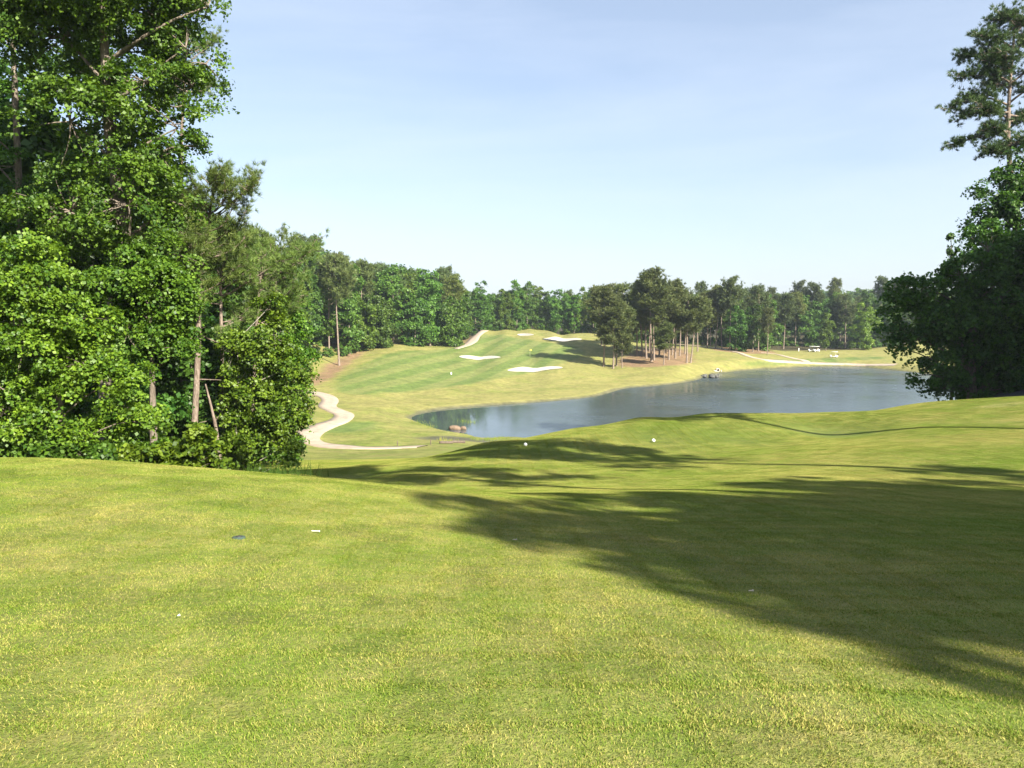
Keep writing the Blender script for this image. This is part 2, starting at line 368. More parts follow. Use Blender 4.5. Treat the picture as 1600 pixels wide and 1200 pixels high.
def poly_hit(pts, d0=2.5): return np.array([hit(px, py, d0)[:2] for px, py in pts])

BUNK = [smooth_poly(poly_hit(q, 120), 2) for q in (
    ((790, 579), (805, 575), (822, 573.5), (850, 574), (880, 573.5), (878, 576.5), (858, 578), (842, 580.5), (820, 581.5), (800, 581)),
    ((715, 557), (730, 555.5), (755, 557), (775, 556.5), (785, 559), (770, 561), (755, 561), (740, 562), (724, 560.5)),
    ((845, 530), (858, 528), (872, 526.8), (880, 529), (893, 529), (910, 529.5), (908, 532), (890, 532.5), (872, 533.8), (860, 532)),
    ((807, 522), (818, 521), (830, 522), (836, 523.5), (828, 525), (810, 525)))]
FAIR = [smooth_poly(poly_hit(q, 90), 2) for q in (
    ((520, 612), (530, 590), (560, 572), (620, 548), (700, 546), (735, 531), (765, 521), (800, 527), (845, 535), (900, 540), (915, 552), (880, 568), (790, 588), (740, 600), (640, 612), (560, 618)),
    ((500, 678), (512, 668), (545, 660), (590, 659), (600, 670), (560, 684), (515, 686)),
    ((1150, 568), (1250, 560), (1380, 556), (1380, 562), (1250, 566), (1170, 571)))]
TEE = [smooth_poly(np.array([(-3, 29), (-5.5, 40.5), (4, 47.5), (20, 49.5), (24, 45), (18, 36), (10, 30)]), 2)]
LIT = [smooth_poly(poly_hit(q, 90), 2) for q in (
    ((960, 570), (980, 555), (1010, 545), (1050, 540), (1078, 552), (1085, 567), (1055, 572), (1010, 574), (975, 573)),
    ((478, 605), (496, 578), (530, 560), (562, 546), (575, 550), (548, 566), (520, 588), (492, 602)),
    ((722, 541), (728, 528), (742, 518), (752, 517), (742, 528), (728, 540)),
    ((1100, 545), (1150, 542), (1210, 548), (1215, 554), (1150, 552)))]
FOREST = []      # filled with woodland outlines below
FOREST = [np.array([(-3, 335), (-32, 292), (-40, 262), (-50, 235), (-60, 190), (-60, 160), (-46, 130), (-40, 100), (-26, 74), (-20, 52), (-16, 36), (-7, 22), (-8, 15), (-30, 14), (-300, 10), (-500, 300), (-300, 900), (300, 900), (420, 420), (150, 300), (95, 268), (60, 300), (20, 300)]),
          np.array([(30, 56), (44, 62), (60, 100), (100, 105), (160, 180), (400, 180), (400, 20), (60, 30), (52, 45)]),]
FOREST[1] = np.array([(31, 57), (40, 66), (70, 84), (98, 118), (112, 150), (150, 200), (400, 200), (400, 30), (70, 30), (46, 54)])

def grid_ground():
    ang = np.concatenate([np.radians(np.arange(-178, -42, 4.0)), np.radians(np.linspace(-42, 42, 360)), np.radians(np.arange(46, 182, 4.0))])
    r = np.concatenate([[0.35], np.exp(np.linspace(math.log(0.8), math.log(60), 190)), np.exp(np.linspace(math.log(61), math.log(330), 270)), np.exp(np.linspace(math.log(340), math.log(3200), 40))])
    R_, A_ = np.meshgrid(r, ang, indexing='ij')
    x = (R_ * np.sin(A_)).ravel(); y = (R_ * np.cos(A_)).ravel(); z = H(x, y)
    nr, na = R_.shape
    masks = {}
    def band(polys, soft, wob=0.0):
        o = np.zeros(len(x))
        for p in polys: o = np.maximum(o, sstep(soft, -soft, sdist(p, x, y) + wob * fbm(x, y, 0.5, 9)))
        return o
    masks['fair'] = band(FAIR, 1.5, 1.0); masks['tee'] = band(TEE, 0.6, 0.2); masks['litter'] = band(LIT, 1.5, 2.0)
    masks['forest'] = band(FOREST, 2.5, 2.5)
    dp = sdist(POND, x, y)
    masks['mud'] = np.maximum(0.85 * sstep(0.8, 0.1, dp + 0.5 * fbm(x, y, 0.9, 4)), 0)
    fx, fy = hit(722, 685, 80)[:2]
    masks['mud'] = np.maximum(masks['mud'], sstep(1.2, 0.6, np.hypot((x - fx) / 5.5, (y - fy) / 3.2) + 0.25 * fbm(x, y, 1.0, 3)))
    bx, by = hit(1570, 632, 30)[:2]
    masks['bare'] = 0.8 * sstep(1.3, 0.5, np.hypot((x - bx) / 1.7, (y - by) / 0.8) + 0.3 * fbm(x, y, 1.6, 5))
    masks['dry'] = sstep(95, 140, np.hypot(x, y)) * (0.75 + 0.25 * fbm(x, y, 0.08, 6)) + 0.30 * sstep(70, 100, y) * sstep(140, 95, y) + 0.5 * sstep(1.0, 0.3, sdist([tuple(q) for q in POND], x, y) / 9.0) * sstep(110, 130, y)
    masks['dry'] = np.clip(masks['dry'] + 0.6 * sstep(1, 0, np.abs(np.hypot((x + 8) / 4, (y - 20) / 6) - 1)) * 0.3, 0, 1)
    for p in BUNK:
        d = sdist(p, x, y); z = z - 0.75 * sstep(-0.2, -1.2, d) + 0.12 * np.exp(-((d - 0.6) / 0.8) ** 2)
        z = np.where(d < 0, z - 0.05, z)
    i = np.arange(nr - 1)[:, None] * na; j = np.arange(na)[None]; k = (j + 1) % na
    f = np.stack([i + j, i + na + j, i + na + k, i + k], -1).reshape(-1, 4)
    b = MB(); b.add(np.stack([x, y, z], -1), f)
    b.addtri(np.vstack([np.stack([x, y, z], -1)[:na], [[0, 0, h1(0, 0)]]]), [[q, (q + 1) % na, na] for q in range(na)])
    me = b.mesh('ground', M['ground'], True)
    for nme, val in masks.items():
        at = me.attributes.new(nme, 'FLOAT', 'POINT'); vv = np.zeros(len(me.vertices), np.float32); vv[:len(val)] = val
        at.data.foreach_set('value', vv)
    link(bpy.data.objects.new('ground', me), kind='structure', label='rolling golf course turf from the near tee down to the far fairway')
grid_ground()

def sheet(name, poly, mat, lift=0.05, dip=0.25, rings=7, **k):
    n = len(poly); cxy = poly.mean(0); b = MB(); V = []
    for r in range(rings):
        t = 1 - r / rings; p = cxy + (poly - cxy) * t
        zz = H(p[:, 0], p[:, 1]) + lift - dip * sstep(1, 0.55, t)
        V.append(np.column_stack([p, zz]))
    V = np.vstack(V + [np.array([[cxy[0], cxy[1], h1(*cxy) + lift - dip]])])
    F = []
    for r in range(rings - 1):
        for q in range(n): F.append((r * n + q, r * n + (q + 1) % n, (r + 1) * n + (q + 1) % n, (r + 1) * n + q))
    b.add(V, F); m = (rings - 1) * n
    tri = np.array([[m + q, m + (q + 1) % n, rings * n] for q in range(n)])
    b.f.append(np.hstack([tri, np.full((n, 1), -10 ** 9)])); b.m.append(np.zeros(n, np.int32))
    return b.build(name, mat, None, True, **k)
bl = ['widest white sand bunker, in front of the green above the pond', 'white sand bunker left of the green, below the upper cart path', 'white sand bunker on the hill at the back right of the green', 'smallest white sand bunker, on the crest behind the green']
for p, l in zip(BUNK, bl):
    pass
def tagc(o, cat): o['category'] = cat
for p, l in zip(BUNK, bl):
    sheet('sand_bunker', p, M['sand'], 0.10, 0.38, label=l, cat='sand bunker', group='white sand bunkers around the far green')

# water
wp = POND; d2 = np.roll(wp, -1, 0) - np.roll(wp, 1, 0); nn = np.stack([d2[:, 1], -d2[:, 0]], -1); nn /= np.linalg.norm(nn, axis=1)[:, None]
cand = wp + nn * 1.2
if sdist(POND, cand[:, 0], cand[:, 1]).mean() < 0: nn = -nn
wp = wp + nn * 1.0
me = bpy.data.meshes.new('pond_water'); me.from_pydata([(x, y, 0.0) for x, y in wp], [], [list(range(len(wp)))]); me.materials.append(M['water'])
link(bpy.data.objects.new('pond_water', me), kind='structure', label='grey blue pond reflecting sky and trees')

# paths
def catmull(p, n=10):
    p = np.asarray(p, float); q = np.vstack([2 * p[0] - p[1], p, 2 * p[-1] - p[-2]]); o = []
    for i in range(1, len(q) - 2):
        for t in np.linspace(0, 1, n, endpoint=False):
            a, b_, c_, d = q[i - 1], q[i], q[i + 1], q[i + 2]
            o.append(0.5 * (2 * b_ + (c_ - a) * t + (2 * a - 5 * b_ + 4 * c_ - d) * t * t + (3 * b_ - a - 3 * c_ + d) * t ** 3))
    o.append(p[-1]); return np.array(o)
def path(name, pts, width, mat, lift=0.07, **k):
    c_ = catmull(pts, 12)
    for _ in range(6): c_[1:-1] = (c_[:-2] + 2 * c_[1:-1] + c_[2:]) / 4
    t = np.gradient(c_, axis=0); t /= np.linalg.norm(t, axis=1)[:, None]; s = np.stack([-t[:, 1], t[:, 0]], -1)
    W = np.broadcast_to(width, (len(pts),)) if not np.isscalar(width) else None
    wd = np.full(len(c_), width) if W is None else np.interp(np.linspace(0, 1, len(c_)), np.linspace(0, 1, len(W)), W)
    b = MB(); rows = []
    offs = [-0.5, -0.5, -0.17, 0.17, 0.5, 0.5]
    for q, o in enumerate(offs):
        p = c_ + s * (wd * o)[:, None]; z = H(p[:, 0], p[:, 1]) + lift
        if q in (0, 5): z = z - lift - 0.3
        rows.append(np.column_stack([p, z]))
    V = np.stack(rows, 1); n, m_ = V.shape[:2]
    i = np.arange(n - 1)[:, None] * m_; j = np.arange(m_ - 1)[None]
    b.add(V.reshape(-1, 3), np.stack([i + j, i + j + 1, i + m_ + j + 1, i + m_ + j], -1).reshape(-1, 4))
    return b.build(name, mat, None, False, kind='structure', **k)
pp = poly_hit([(440, 608), (470, 611), (490, 614), (508, 619), (516, 626), (511, 635), (524, 642), (538, 649), (530, 658), (508, 666), (488, 675), (480, 685), (492, 693), (520, 698), (560, 700.5), (600, 700.5), (630, 699.5), (660, 698)], 60)
path('cart_path', pp, 2.7, M['concrete'], label='pale concrete cart path curling round the low lawn left of the pond')
path('cart_path', poly_hit([(757, 515.5), (748, 521), (742, 527), (738, 533), (729, 539), (712, 545)], 180), [3.2, 3.2, 3.4, 3.4, 3.0, 1.5], M['concrete'], label='pale cart path climbing left of the far green')
path('cart_path', poly_hit([(1050, 537), (1085, 540), (1120, 544), (1150, 550), (1170, 557), (1195, 562), (1230, 565), (1270, 567.5), (1330, 569), (1400, 570)], 190), 1.9, M['concrete'], label='pale cart path running along the far bank of the pond')
path('cart_path', poly_hit([(1190, 551), (1215, 554), (1235, 559), (1262, 565.8)], 200), 2.2, M['concrete'], label='short pale cart path joining the far bank path')
path('cart_path', poly_hit([(560, 539.5), (590, 538), (625, 537.5)], 180), 1.6, M['concrete'], label='thin pale path along the edge of the hillside woods')
# near road on the right, shaded, with a pale kerb
r0 = [hit(1530, 623.5, 40)[:2], hit(1570, 621, 40)[:2], hit(1600, 620.5, 40)[:2]]
base = np.array([(34.5, 53.5), (38, 55.5), (43, 57), (50, 57.5), (60, 56)])
path('road', base, 4.2, M['asphalt'], 0.06, label='dark shaded asphalt road under the right hand trees')
path('kerb', base + np.array([(0.6, -2.3)]), 0.35, M['paleconc'], 0.12, label='pale kerb along the shaded road on the right')

# ------------------------------------------------------------------ vegetation builders
def unit(v): return v / (np.linalg.norm(v, axis=-1, keepdims=True) + 1e-9)
def add_leaves(b, pos, nrm, size, tint, aspect=0.8, r=rng, fold=0.15):
    n = len(pos); a = unit(np.cross(nrm, unit(r.normal(size=(n, 3))))); s = np.cross(nrm, a)
    L = (size * r.uniform(0.5, 1.45, n))[:, None]
    v = np.stack([pos - a * L * 0.5, pos + s * L * 0.5 * aspect + nrm * L * fold, pos + a * L * 0.5, pos - s * L * 0.5 * aspect + nrm * L * fold], 1)
    f = np.arange(n * 4).reshape(n, 4)
    b.add(v.reshape(-1, 3), f, np.repeat(np.clip(tint, 0, 1), 4))
def sprays(blobs, n, k, sr, leaf, r, up=0.6, shell=2.2, droop=0.35):
    """leaf clusters spread through ellipsoids; blobs: x y z rx ry rz"""
    bl = np.asarray(blobs, float)
    # boughs: flattened lobes standing on each blob's shell, with dark gaps between them
    vol = (bl[:, 3] * bl[:, 4] * bl[:, 5]) ** 0.62; nb_ = max(len(bl) * 3, int(n / 7)); bi = r.choice(len(bl), nb_, p=vol / vol.sum())
    bd = unit(r.normal(size=(nb_, 3)) + np.array([0, 0, .12])); br = r.uniform(0.30, 1.02, nb_) ** (1 / 1.6)
    R3 = bl[bi, 3:6].mean(1); bs = np.clip(R3 * r.uniform(0.20, 0.42, nb_), sr * .9, sr * 3.6)
    bc = bl[bi, :3] + bd * br[:, None] * (bl[bi, 3:6] - bs[:, None] * .35)
    pb = bs ** 1.6; idx = r.choice(nb_, n, p=pb / pb.sum())
    d = unit(r.normal(size=(n, 3)) + bd[idx] * 0.7 + np.array([0, 0, .35])); rad = r.uniform(0.25, 1.0, n) ** .6
    cc = bc[idx] + d * rad[:, None] * bs[idx][:, None] * np.array([1.15, 1.15, .62])
    nr = unit(d * 0.6 + np.array([0, 0, up]) + 0.3 * r.normal(size=(n, 3)))
    ax = unit(np.cross(nr, r.normal(size=(n, 3)))); ay = np.cross(nr, ax)
    ph = r.uniform(0, 2 * pi, (n, k)); rr = np.sqrt(r.uniform(0, 1, (n, k))); s = sr * .8 * r.uniform(0.6, 1.4, n)[:, None]
    off = ax[:, None] * (rr * np.cos(ph) * s * 1.3)[..., None] + ay[:, None] * (rr * np.sin(ph) * s * 0.8)[..., None]
    off[..., 2] -= (rr ** 2 * s * droop)
    off += r.normal(size=off.shape) * sr * 0.13
    pos = cc[:, None] + off
    ln = unit(nr[:, None] + 0.55 * r.normal(size=(n, k, 3)))
    t0 = r.uniform(0.1, 0.75, n)[:, None] + r.normal(size=(n, k)) * 0.16
    return cc, pos.reshape(-1, 3), ln.reshape(-1, 3), t0.ravel()
def limb_pts(a, b, r, n=6, sag=0.08):
    a = np.asarray(a, float); b = np.asarray(b, float); t = np.linspace(0, 1, n)[:, None]; L = np.linalg.norm(b - a)
    p = a + (b - a) * t; p += np.sin(t * pi) * r.normal(size=3) * L * sag; p[:, 2] += (np.sin(t * pi) * L * 0.06)[:, 0]
    return p
def broadleaf(seed, blobs, trunk, n, k, sr, leaf, leafmat, barkmat, twig=0.15, up=0.6, shell=2.2, aspect=0.8, rad=0.2):
    r = np.random.default_rng(seed)
    cc, pos, ln, tt = sprays(blobs, n, k, sr, leaf, r, up, shell)
    keep = pos[:, 2] > 0.05; pos, ln, tt = pos[keep], ln[keep], tt[keep]
    b = MB(); add_leaves(b, pos, ln, leaf, tt, aspect, r)
    tb = MB(); tr = np.asarray(trunk, float)
    tr = catmull(tr, 6); m = len(tr); tb.tube(tr, np.linspace(rad, rad * 0.25, m) * (1 + 0.35 * np.exp(-np.arange(m) / 1.5)), 9)
    for bb in np.asarray(blobs, float):
        i = min(m - 1, np.searchsorted(tr[:, 2], bb[2] - bb[5] * 0.7 - np.hypot(*(bb[:2] - tr[0, :2])) * 0.4)); i = max(1, i)
        p = limb_pts(tr[i], bb[:3], r); tb.tube(p, np.linspace(rad * 0.24, rad * 0.07, len(p)), 5, cap=False)
    nb = int(len(cc) * twig)
    if nb:
        bl = np.asarray(blobs, float)
        for q in r.choice(len(cc), nb, replace=False):
            j = np.argmin(((bl[:, :3] - cc[q]) ** 2).sum(1))
            p = limb_pts(bl[j, :3], cc[q], r, 4, 0.06); tb.tube(p, np.linspace(rad * 0.1, rad * 0.03, 4), 3, cap=False)
    return tb.mesh('trunk', barkmat, True), b.mesh('crown', leafmat)
def add_clumps(b, cen, dirs, K, l, wd, r, tint, spread=0.9):
    n = len(cen); d = unit(dirs[:, None] + spread * unit(r.normal(size=(n, K, 3))))
    L = l * r.uniform(0.65, 1.15, (n, K))[..., None]; s = unit(np.cross(d, r.normal(size=(n, K, 3)))) * wd / 2
    base = cen[:, None] + r.normal(size=(n, K, 3)) * l * 0.12
    v = np.stack([base - s, base + s, base + d * L], 2).reshape(-1, 3)
    f = np.arange(n * K * 3).reshape(-1, 3)
    b.add(v, np.hstack([f, np.full((len(f), 1), -10 ** 9)]), np.repeat(np.clip(np.repeat(tint, K) + r.normal(size=n * K) * 0.15, 0, 1), 3))
def pine(seed, height, crown0, reach, nl, K, l, wd, sub=9, rad=0.22, trunk=None, shape=0.8, stubs=6, jit=1.0, dens=1.0, lower=()):
    r = np.random.default_rng(seed)
    if trunk is None:
        a = r.normal(size=2) * height * 0.012; trunk = [(0, 0, 0), (a[0], a[1], height * .35), (a[0] * 1.5 + r.normal() * .1, a[1] * 1.2, height * .7), (a[0] * 2, a[1] * 2, height)]
    tr = catmull(trunk, 8); m = len(tr); tb = MB(); tb.tube(tr, np.linspace(rad, 0.04, m) * (1 + 0.25 * np.exp(-np.arange(m) / 1.2)), 9)
    b = MB(); C_, D_ = [], []
    hs = list(np.sort(r.uniform(crown0, 1.0, nl))) + list(lower)
    for h in hs:
        i = min(m - 2, int(h * (m - 1))); fr = h * (m - 1) - i; fr = min(max(fr, 0), 1); p0 = tr[i] * (1 - fr) + tr[i + 1] * fr
        th = r.uniform(0, 2 * pi); u = (h - crown0) / (1 - crown0) if h >= crown0 else 0.2
        L = reach * (math.sin(pi * min(1, max(0.0, 0.22 + 0.73 * u))) ** shape + 0.12) * r.uniform(0.6, 1.15)
        el = r.uniform(0.0, 0.45) + 0.5 * u
        dv = np.array([cos(th) * cos(el), sin(th) * cos(el), sin(el)])
        n_ = 7; t = np.linspace(0, 1, n_)[:, None]
        pts = p0 + dv * L * t + np.array([0, 0, 1.0]) * (t ** 2 * L * 0.16 - np.sin(t * pi) * L * 0.06) + r.normal(size=3) * np.sin(t * pi) * L * 0.07
        tb.tube(pts, np.linspace(rad * 0.28 * (1.1 - 0.6 * u), 0.012, n_), 5, cap=False)
        ns_ = max(3, int(sub * L / reach * 1.3 * dens))
        for s_ in range(ns_):
            q = r.uniform(0.35, 1.0); pi_ = q * (n_ - 1); a0 = int(min(n_ - 2, pi_)); pp_ = pts[a0] + (pts[a0 + 1] - pts[a0]) * (pi_ - a0)
            sd = unit(dv * 0.7 + r.normal(size=3) * np.array([.8, .8, .35]) + np.array([0, 0, .18])); sl_ = L * r.uniform(0.12, 0.34) * (1.25 - 0.6 * q)
            e = pp_ + sd * sl_
            tb.tube(np.array([pp_, (pp_ + e) / 2 + [0, 0, -0.03 * sl_], e]), [0.02, 0.014, 0.006], 3, cap=False)
            for q2 in np.linspace(0.3, 1.0, 4):
                C_.append(pp_ + sd * sl_ * q2 + r.normal(size=3) * l * 0.55 * jit); D_.append(unit(sd + 0.5 * r.normal(size=3) + np.array([0, 0, .45])))
        C_.append(pts[-1]); D_.append(unit(dv + np.array([0, 0, .5])))
    for _ in range(stubs):
        h = r.uniform(crown0 * 0.45, crown0); i = int(h * (m - 1)); th = r.uniform(0, 2 * pi)
        e = tr[i] + np.array([cos(th), sin(th), r.uniform(-.1, .3)]) * r.uniform(0.4, 1.6)
        tb.tube(np.array([tr[i], e]), [0.04, 0.012], 4, cap=False)
    C_ = np.array(C_); D_ = np.array(D_)
    add_clumps(b, C_, D_, K, l, wd, r, r.uniform(0.15, 0.85, len(C_)))
    return tb.mesh('trunk', M['pinebark'], True), b.mesh('crown', M['needle'])

def tree(name, meshes, loc, rz=0.0, scale=1.0, label='', cat='tree', group=None, color=(1, 1, 1), sz=None):
    e = bpy.data.objects.new(name, None); e.empty_display_size = 0.5
    link(e, None, label, cat, group); e.location = loc; e.rotation_euler = (0, 0, rz)
    e.scale = (scale, scale, sz if sz else scale)
    for part, me_ in zip(('trunk', 'crown'), meshes):
        if me_ is None: continue
        o = bpy.data.objects.new(part, me_); link(o, e); o.color = (*color, 1)
    return e

# far prototypes --------------------------------------------------
def column_blobs(r, hgt, rad, low=0.05, n=10):
    o = []
    for i in range(n):
        u = (i + 0.5) / n; z = hgt * (low + (0.95 - low) * u); env = rad * (math.sin(pi * (0.16 + 0.66 * u)) ** 0.75)
        th = r.uniform(0, 2 * pi); q = env * 0.38
        o.append((cos(th) * q, sin(th) * q, z, env * r.uniform(.6, .85), env * r.uniform(.6, .85), hgt * r.uniform(0.09, 0.14)))
    return o
DEC = []
for i, (hh, rr, low) in enumerate(((19, 4.6, .05), (17, 5.2, .04), (20, 4.0, .12), (15, 5.0, .03), (18, 4.4, .2), (12, 4.6, .03))):
    r_ = np.random.default_rng(100 + i)
    DEC.append(broadleaf(200 + i, column_blobs(r_, hh, rr, low, 11), [(0, 0, 0), (.2, .1, hh * .4), (0, 0, hh * .85)], 620, 20, 0.85, 0.40, M['leaf'], M['bark'], 0.02, 0.5, 2.6, 0.85, 0.2))
PIN = []
for i, (hh, c0, re, nl) in enumerate(((22, .48, 3.9, 38), (24, .55, 3.6, 34), (20, .38, 4.2, 42), (23, .62, 3.4, 28), (21, .50, 4.4, 38))):
    PIN.append(pine(300 + i, hh, c0, re, nl + 4, 9, 0.8, 0.17, 9, 0.23, stubs=5))
SHR = []
for i in range(3):
    r_ = np.random.default_rng(400 + i)
    bl_ = [(r_.uniform(-1.4, 1.4), r_.uniform(-1.2, 1.2), r_.uniform(0.7, 2.2), 1.2, 1.2, 0.9) for _ in range(6)]
    SHR.append(broadleaf(420 + i, bl_, [(0, 0, 0), (0, 0, 1), (0, 0, 2)], 190, 14, 0.4, 0.27, M['leaf'], M['bark'], 0.02, 0.5, 2.4, 0.85, 0.05))

SHN = []
for i in range(3):
    r_ = np.random.default_rng(440 + i)
    bl_ = [(r_.uniform(-1.3, 1.3), r_.uniform(-1.1, 1.1), r_.uniform(0.5, 2.3), 1.1, 1.1, 0.8) for _ in range(6)]
    SHN.append(broadleaf(450 + i, bl_, [(0, 0, 0), (0, 0, 1), (0, 0, 2)], 300, 22, 0.3, 0.13, M['leaf_near'], M['bark'], 0.1, 0.5, 2.4, 0.85, 0.05))
SPR = (1.35, 1.18, .8); MIDG = (1.1, 1.1, .95); DARKG = (.76, .82, .74); OLIVE = (1.3, 1.15, .85); PDARK = (.9, .98, .95)
cnt = 0
placed = []
def put(kind, x, y, label, group, s=1.0, color=None, name=None, z=None, r=random):
    global cnt
    cnt += 1; placed.append((x, y))
    pool = {'d': DEC, 'p': PIN, 's': SHR}[kind]; i = r.randrange(len(pool))
    if color is None:
        color = r.choice([SPR, MIDG, MIDG, DARKG, MIDG]) if kind != 'p' else r.choice([OLIVE, (1, 1, 1), (1, 1, 1), PDARK])
    jitter = r.uniform(.9, 1.1); color = tuple(q * jitter for q in color)
    nm = name or {'d': 'broadleaf_tree', 'p': 'pine_tree', 's': 'shrub'}[kind]
    z = h1(x, y) - 0.1 if z is None else z
    return tree(nm, pool[i], (x, y, z), r.uniform(0, 6.28), s, label, {'d': 'tree', 'p': 'pine tree', 's': 'shrub'}[kind], group, color, s * r.uniform(.94, 1.06))

def along(p, n):
    p = np.asarray(p, float); L = np.concatenate([[0], np.cumsum(np.linalg.norm(np.diff(p, axis=0), axis=1))])
    t = np.linspace(0, L[-1], n); return np.stack([np.interp(t, L, p[:, 0]), np.interp(t, L, p[:, 1])], -1)
def woods(edge, back, rows, n, mixp, where, s=(0.9, 1.15), shr=True, pfront=0.3, ps=0.92):
    """rows of single trees from an edge line to a back line"""
    for q in range(rows):
        t = q / max(1, rows - 1); line = (1 - t) * along(edge, n) + t * along(back, n)
        for i, (x, y) in enumerate(line):
            x += random.uniform(-2.4, 2.4); y += random.uniform(-2.4, 2.4) + (i % 2) * 1.5
            pr = pfront if q <= (1 if rows > 3 else 0) else mixp
            kd = 'p' if random.random() < pr else 'd'
            pos_ = 'in the front row of' if q == 0 else ('deeper inside' if q < rows - 1 else 'on the skyline of')
            lab = ('olive green pine ' if kd == 'p' else 'leafy broadleaf tree ') + pos_ + ' ' + where
            put(kd, x, y, lab, ('pines ' if kd == 'p' else 'broadleaf trees ') + pos_ + ' ' + where, random.uniform(*s) * (ps if kd == 'p' else 1.0))
    if shr:
        for (x, y) in along(edge, int(n * 1.3)):
            put('s', x + random.uniform(-1, 1) - 0.5, y + random.uniform(-1.5, .5), 'low shrub at the foot of ' + where, 'shrubs at the foot of ' + where, random.uniform(.8, 1.4))

# A: hillside woods left of the fairway
woods([(-53, 150), (-50, 178), (-42, 200), (-37, 222), (-25, 224), (-20, 235), (-17, 262)],
      [(-110, 170), (-105, 215), (-95, 250), (-85, 275), (-70, 290), (-55, 300), (-30, 315)], 6, 19, 0.35, 'the hillside woods left of fairway', (1.05, 1.3), pfront=.08, ps=.82)
# B: behind the green
woods([(-14, 292), (0, 300), (15, 302), (32, 300)], [(-20, 345), (5, 350), (25, 350), (48, 345)], 3, 13, 0.2, 'the dark wood behind the green', (.85, 1.02), pfront=.0, ps=.72)
# C: behind the pine grove, and to the right
woods([(38, 290), (55, 285), (70, 275), (85, 262)], [(45, 330), (65, 330), (90, 320), (110, 300)], 3, 11, 0.35, 'the wood behind the pine grove', (.88, 1.04), True, .15)
woods([(100, 305), (115, 302), (130, 298), (148, 296)], [(120, 380), (145, 380), (170, 370), (200, 360)], 4, 12, 0.45, 'the far treeline beyond the pond', (.9, 1.12), pfront=.04)
# D: left middle distance, between the near trees and the hillside
woods([(-26, 66), (-31, 84), (-40, 104), (-47, 128), (-52, 142)], [(-60, 70), (-66, 90), (-75, 110), (-82, 130), (-85, 150)], 3, 9, 0.35, 'the woods beside the lower cart path', (.85, 1.1), pfront=.3)
# two bare trunked pines at the left edge of the fairway
def pine_at(px, py, d0, proto, s, label, color=(1.05, 1, .9), rz=0., group=None, sz=None, wide=None):
    sz = sz or s
    p = hit(px, py, d0); placed.append((p[0], p[1]))
    return tree('pine_tree', PIN[proto], (p[0], p[1], p[2] - 0.1), rz, wide or s, label, 'pine tree', group, color, sz)
pine_at(530, 571, 120, 3, 1.08, 'tall bare trunked pine, nearest of two at the left edge of the fairway')
pine_at(565, 545, 150, 3, 1.0, 'tall bare trunked pine farther back at the left edge of the fairway', rz=2)
# pine grove on the point
grove = [(943, 573, 1, 1.02, 'straight pale trunked pine at the left front of the pine grove'), (958, 576, 2, .98, 'pine beside the leftmost pine of the grove on the point'),
         (963, 572, 2, .92, 'short pine between two others at the left front of the grove'), (972, 575, 2, .55, 'smallest young pine at the left front of the grove'),
         (1018, 565, 1, 1.18, 'tallest straight dark trunked pine in the middle of the grove'), (1022, 563, 4, 1.1, 'tall pine directly behind the tallest of the grove'),
         (1037, 570, 2, .62, 'small young pine on brown pine straw, front of the grove'), (1045, 562, 0, 1.02, 'pine right of centre in the grove on pine straw'),
         (1073, 567, 4, .98, 'upright pine at the right front of the grove'), (1079, 567, 0, .92, 'leaning pine at the right front corner of the grove')]
for q, (px, py, pr, s, l) in enumerate(grove):
    o = pine_at(px, py, 150, pr, s * .80, l, rz=q * 1.3, wide=s * 1.05)
    if 'leaning' in l: o.rotation_euler = (0.03, 0.10, 1.0)
for px, py, q in ((1004, 556, 1), (1010, 560, 0), (1030, 556, 4), (1050, 555, 1), (1055, 560, 3), (995, 556, 2), (1062, 556, 0), (985, 552, 4), (1040, 552, 1), (1070, 553, 2), (975, 550, 0), (1090, 549, 4), (1015, 550, 1), (960, 546, 2), (940, 540, 0), (1030, 548, 4)):
    pine_at(px, py, 170, q, random.uniform(.72, .86), 'tall slim pine standing inside the pine grove on pine straw', rz=random.uniform(0, 6), group='pines inside the grove', wide=random.uniform(.95, 1.15))
for px, py in ((1105, 544), (1118, 545), (1128, 546), (1140, 548), (1150, 549), (1163, 549), (1176, 550), (1185, 549), (1110, 541), (1135, 542), (1158, 543), (1180, 544)):
    kd = 'd' if px in (1163, 1176, 1150) else 'p'; p = hit(px, py, 200)
    put(kd, p[0], p[1], ('dark broadleaf tree' if kd == 'd' else 'pine') + ' in the row between the grove and the lone pine', 'dark trees right of the grove', random.uniform(.78, .90), DARKG if kd == 'd' else None)
pine_at(1199, 554, 200, 0, .62, 'lone thin pine beside the far cart path, right of the dark trees')
p = hit(1350, 547, 230); tree('broadleaf_tree', DEC[1], (p[0], p[1], p[2]), 1, 1.05, 'brightest yellow green tree of the far right treeline', 'tree', None, (1.75, 1.5, .8))
p = hit(1290, 548, 230); tree('broadleaf_tree', DEC[2], (p[0], p[1], p[2]), 2, .72, 'narrow bright green tree left of the brightest far tree', 'tree', None, (1.35, 1.25, .8))
p = hit(1300, 546, 260); tree('pine_tree', PIN[1], (p[0], p[1] + 20, h1(p[0], p[1] + 20)), 2, .98, 'tallest pine rising above the far right treeline', 'pine tree', None, (.9, .95, 1))

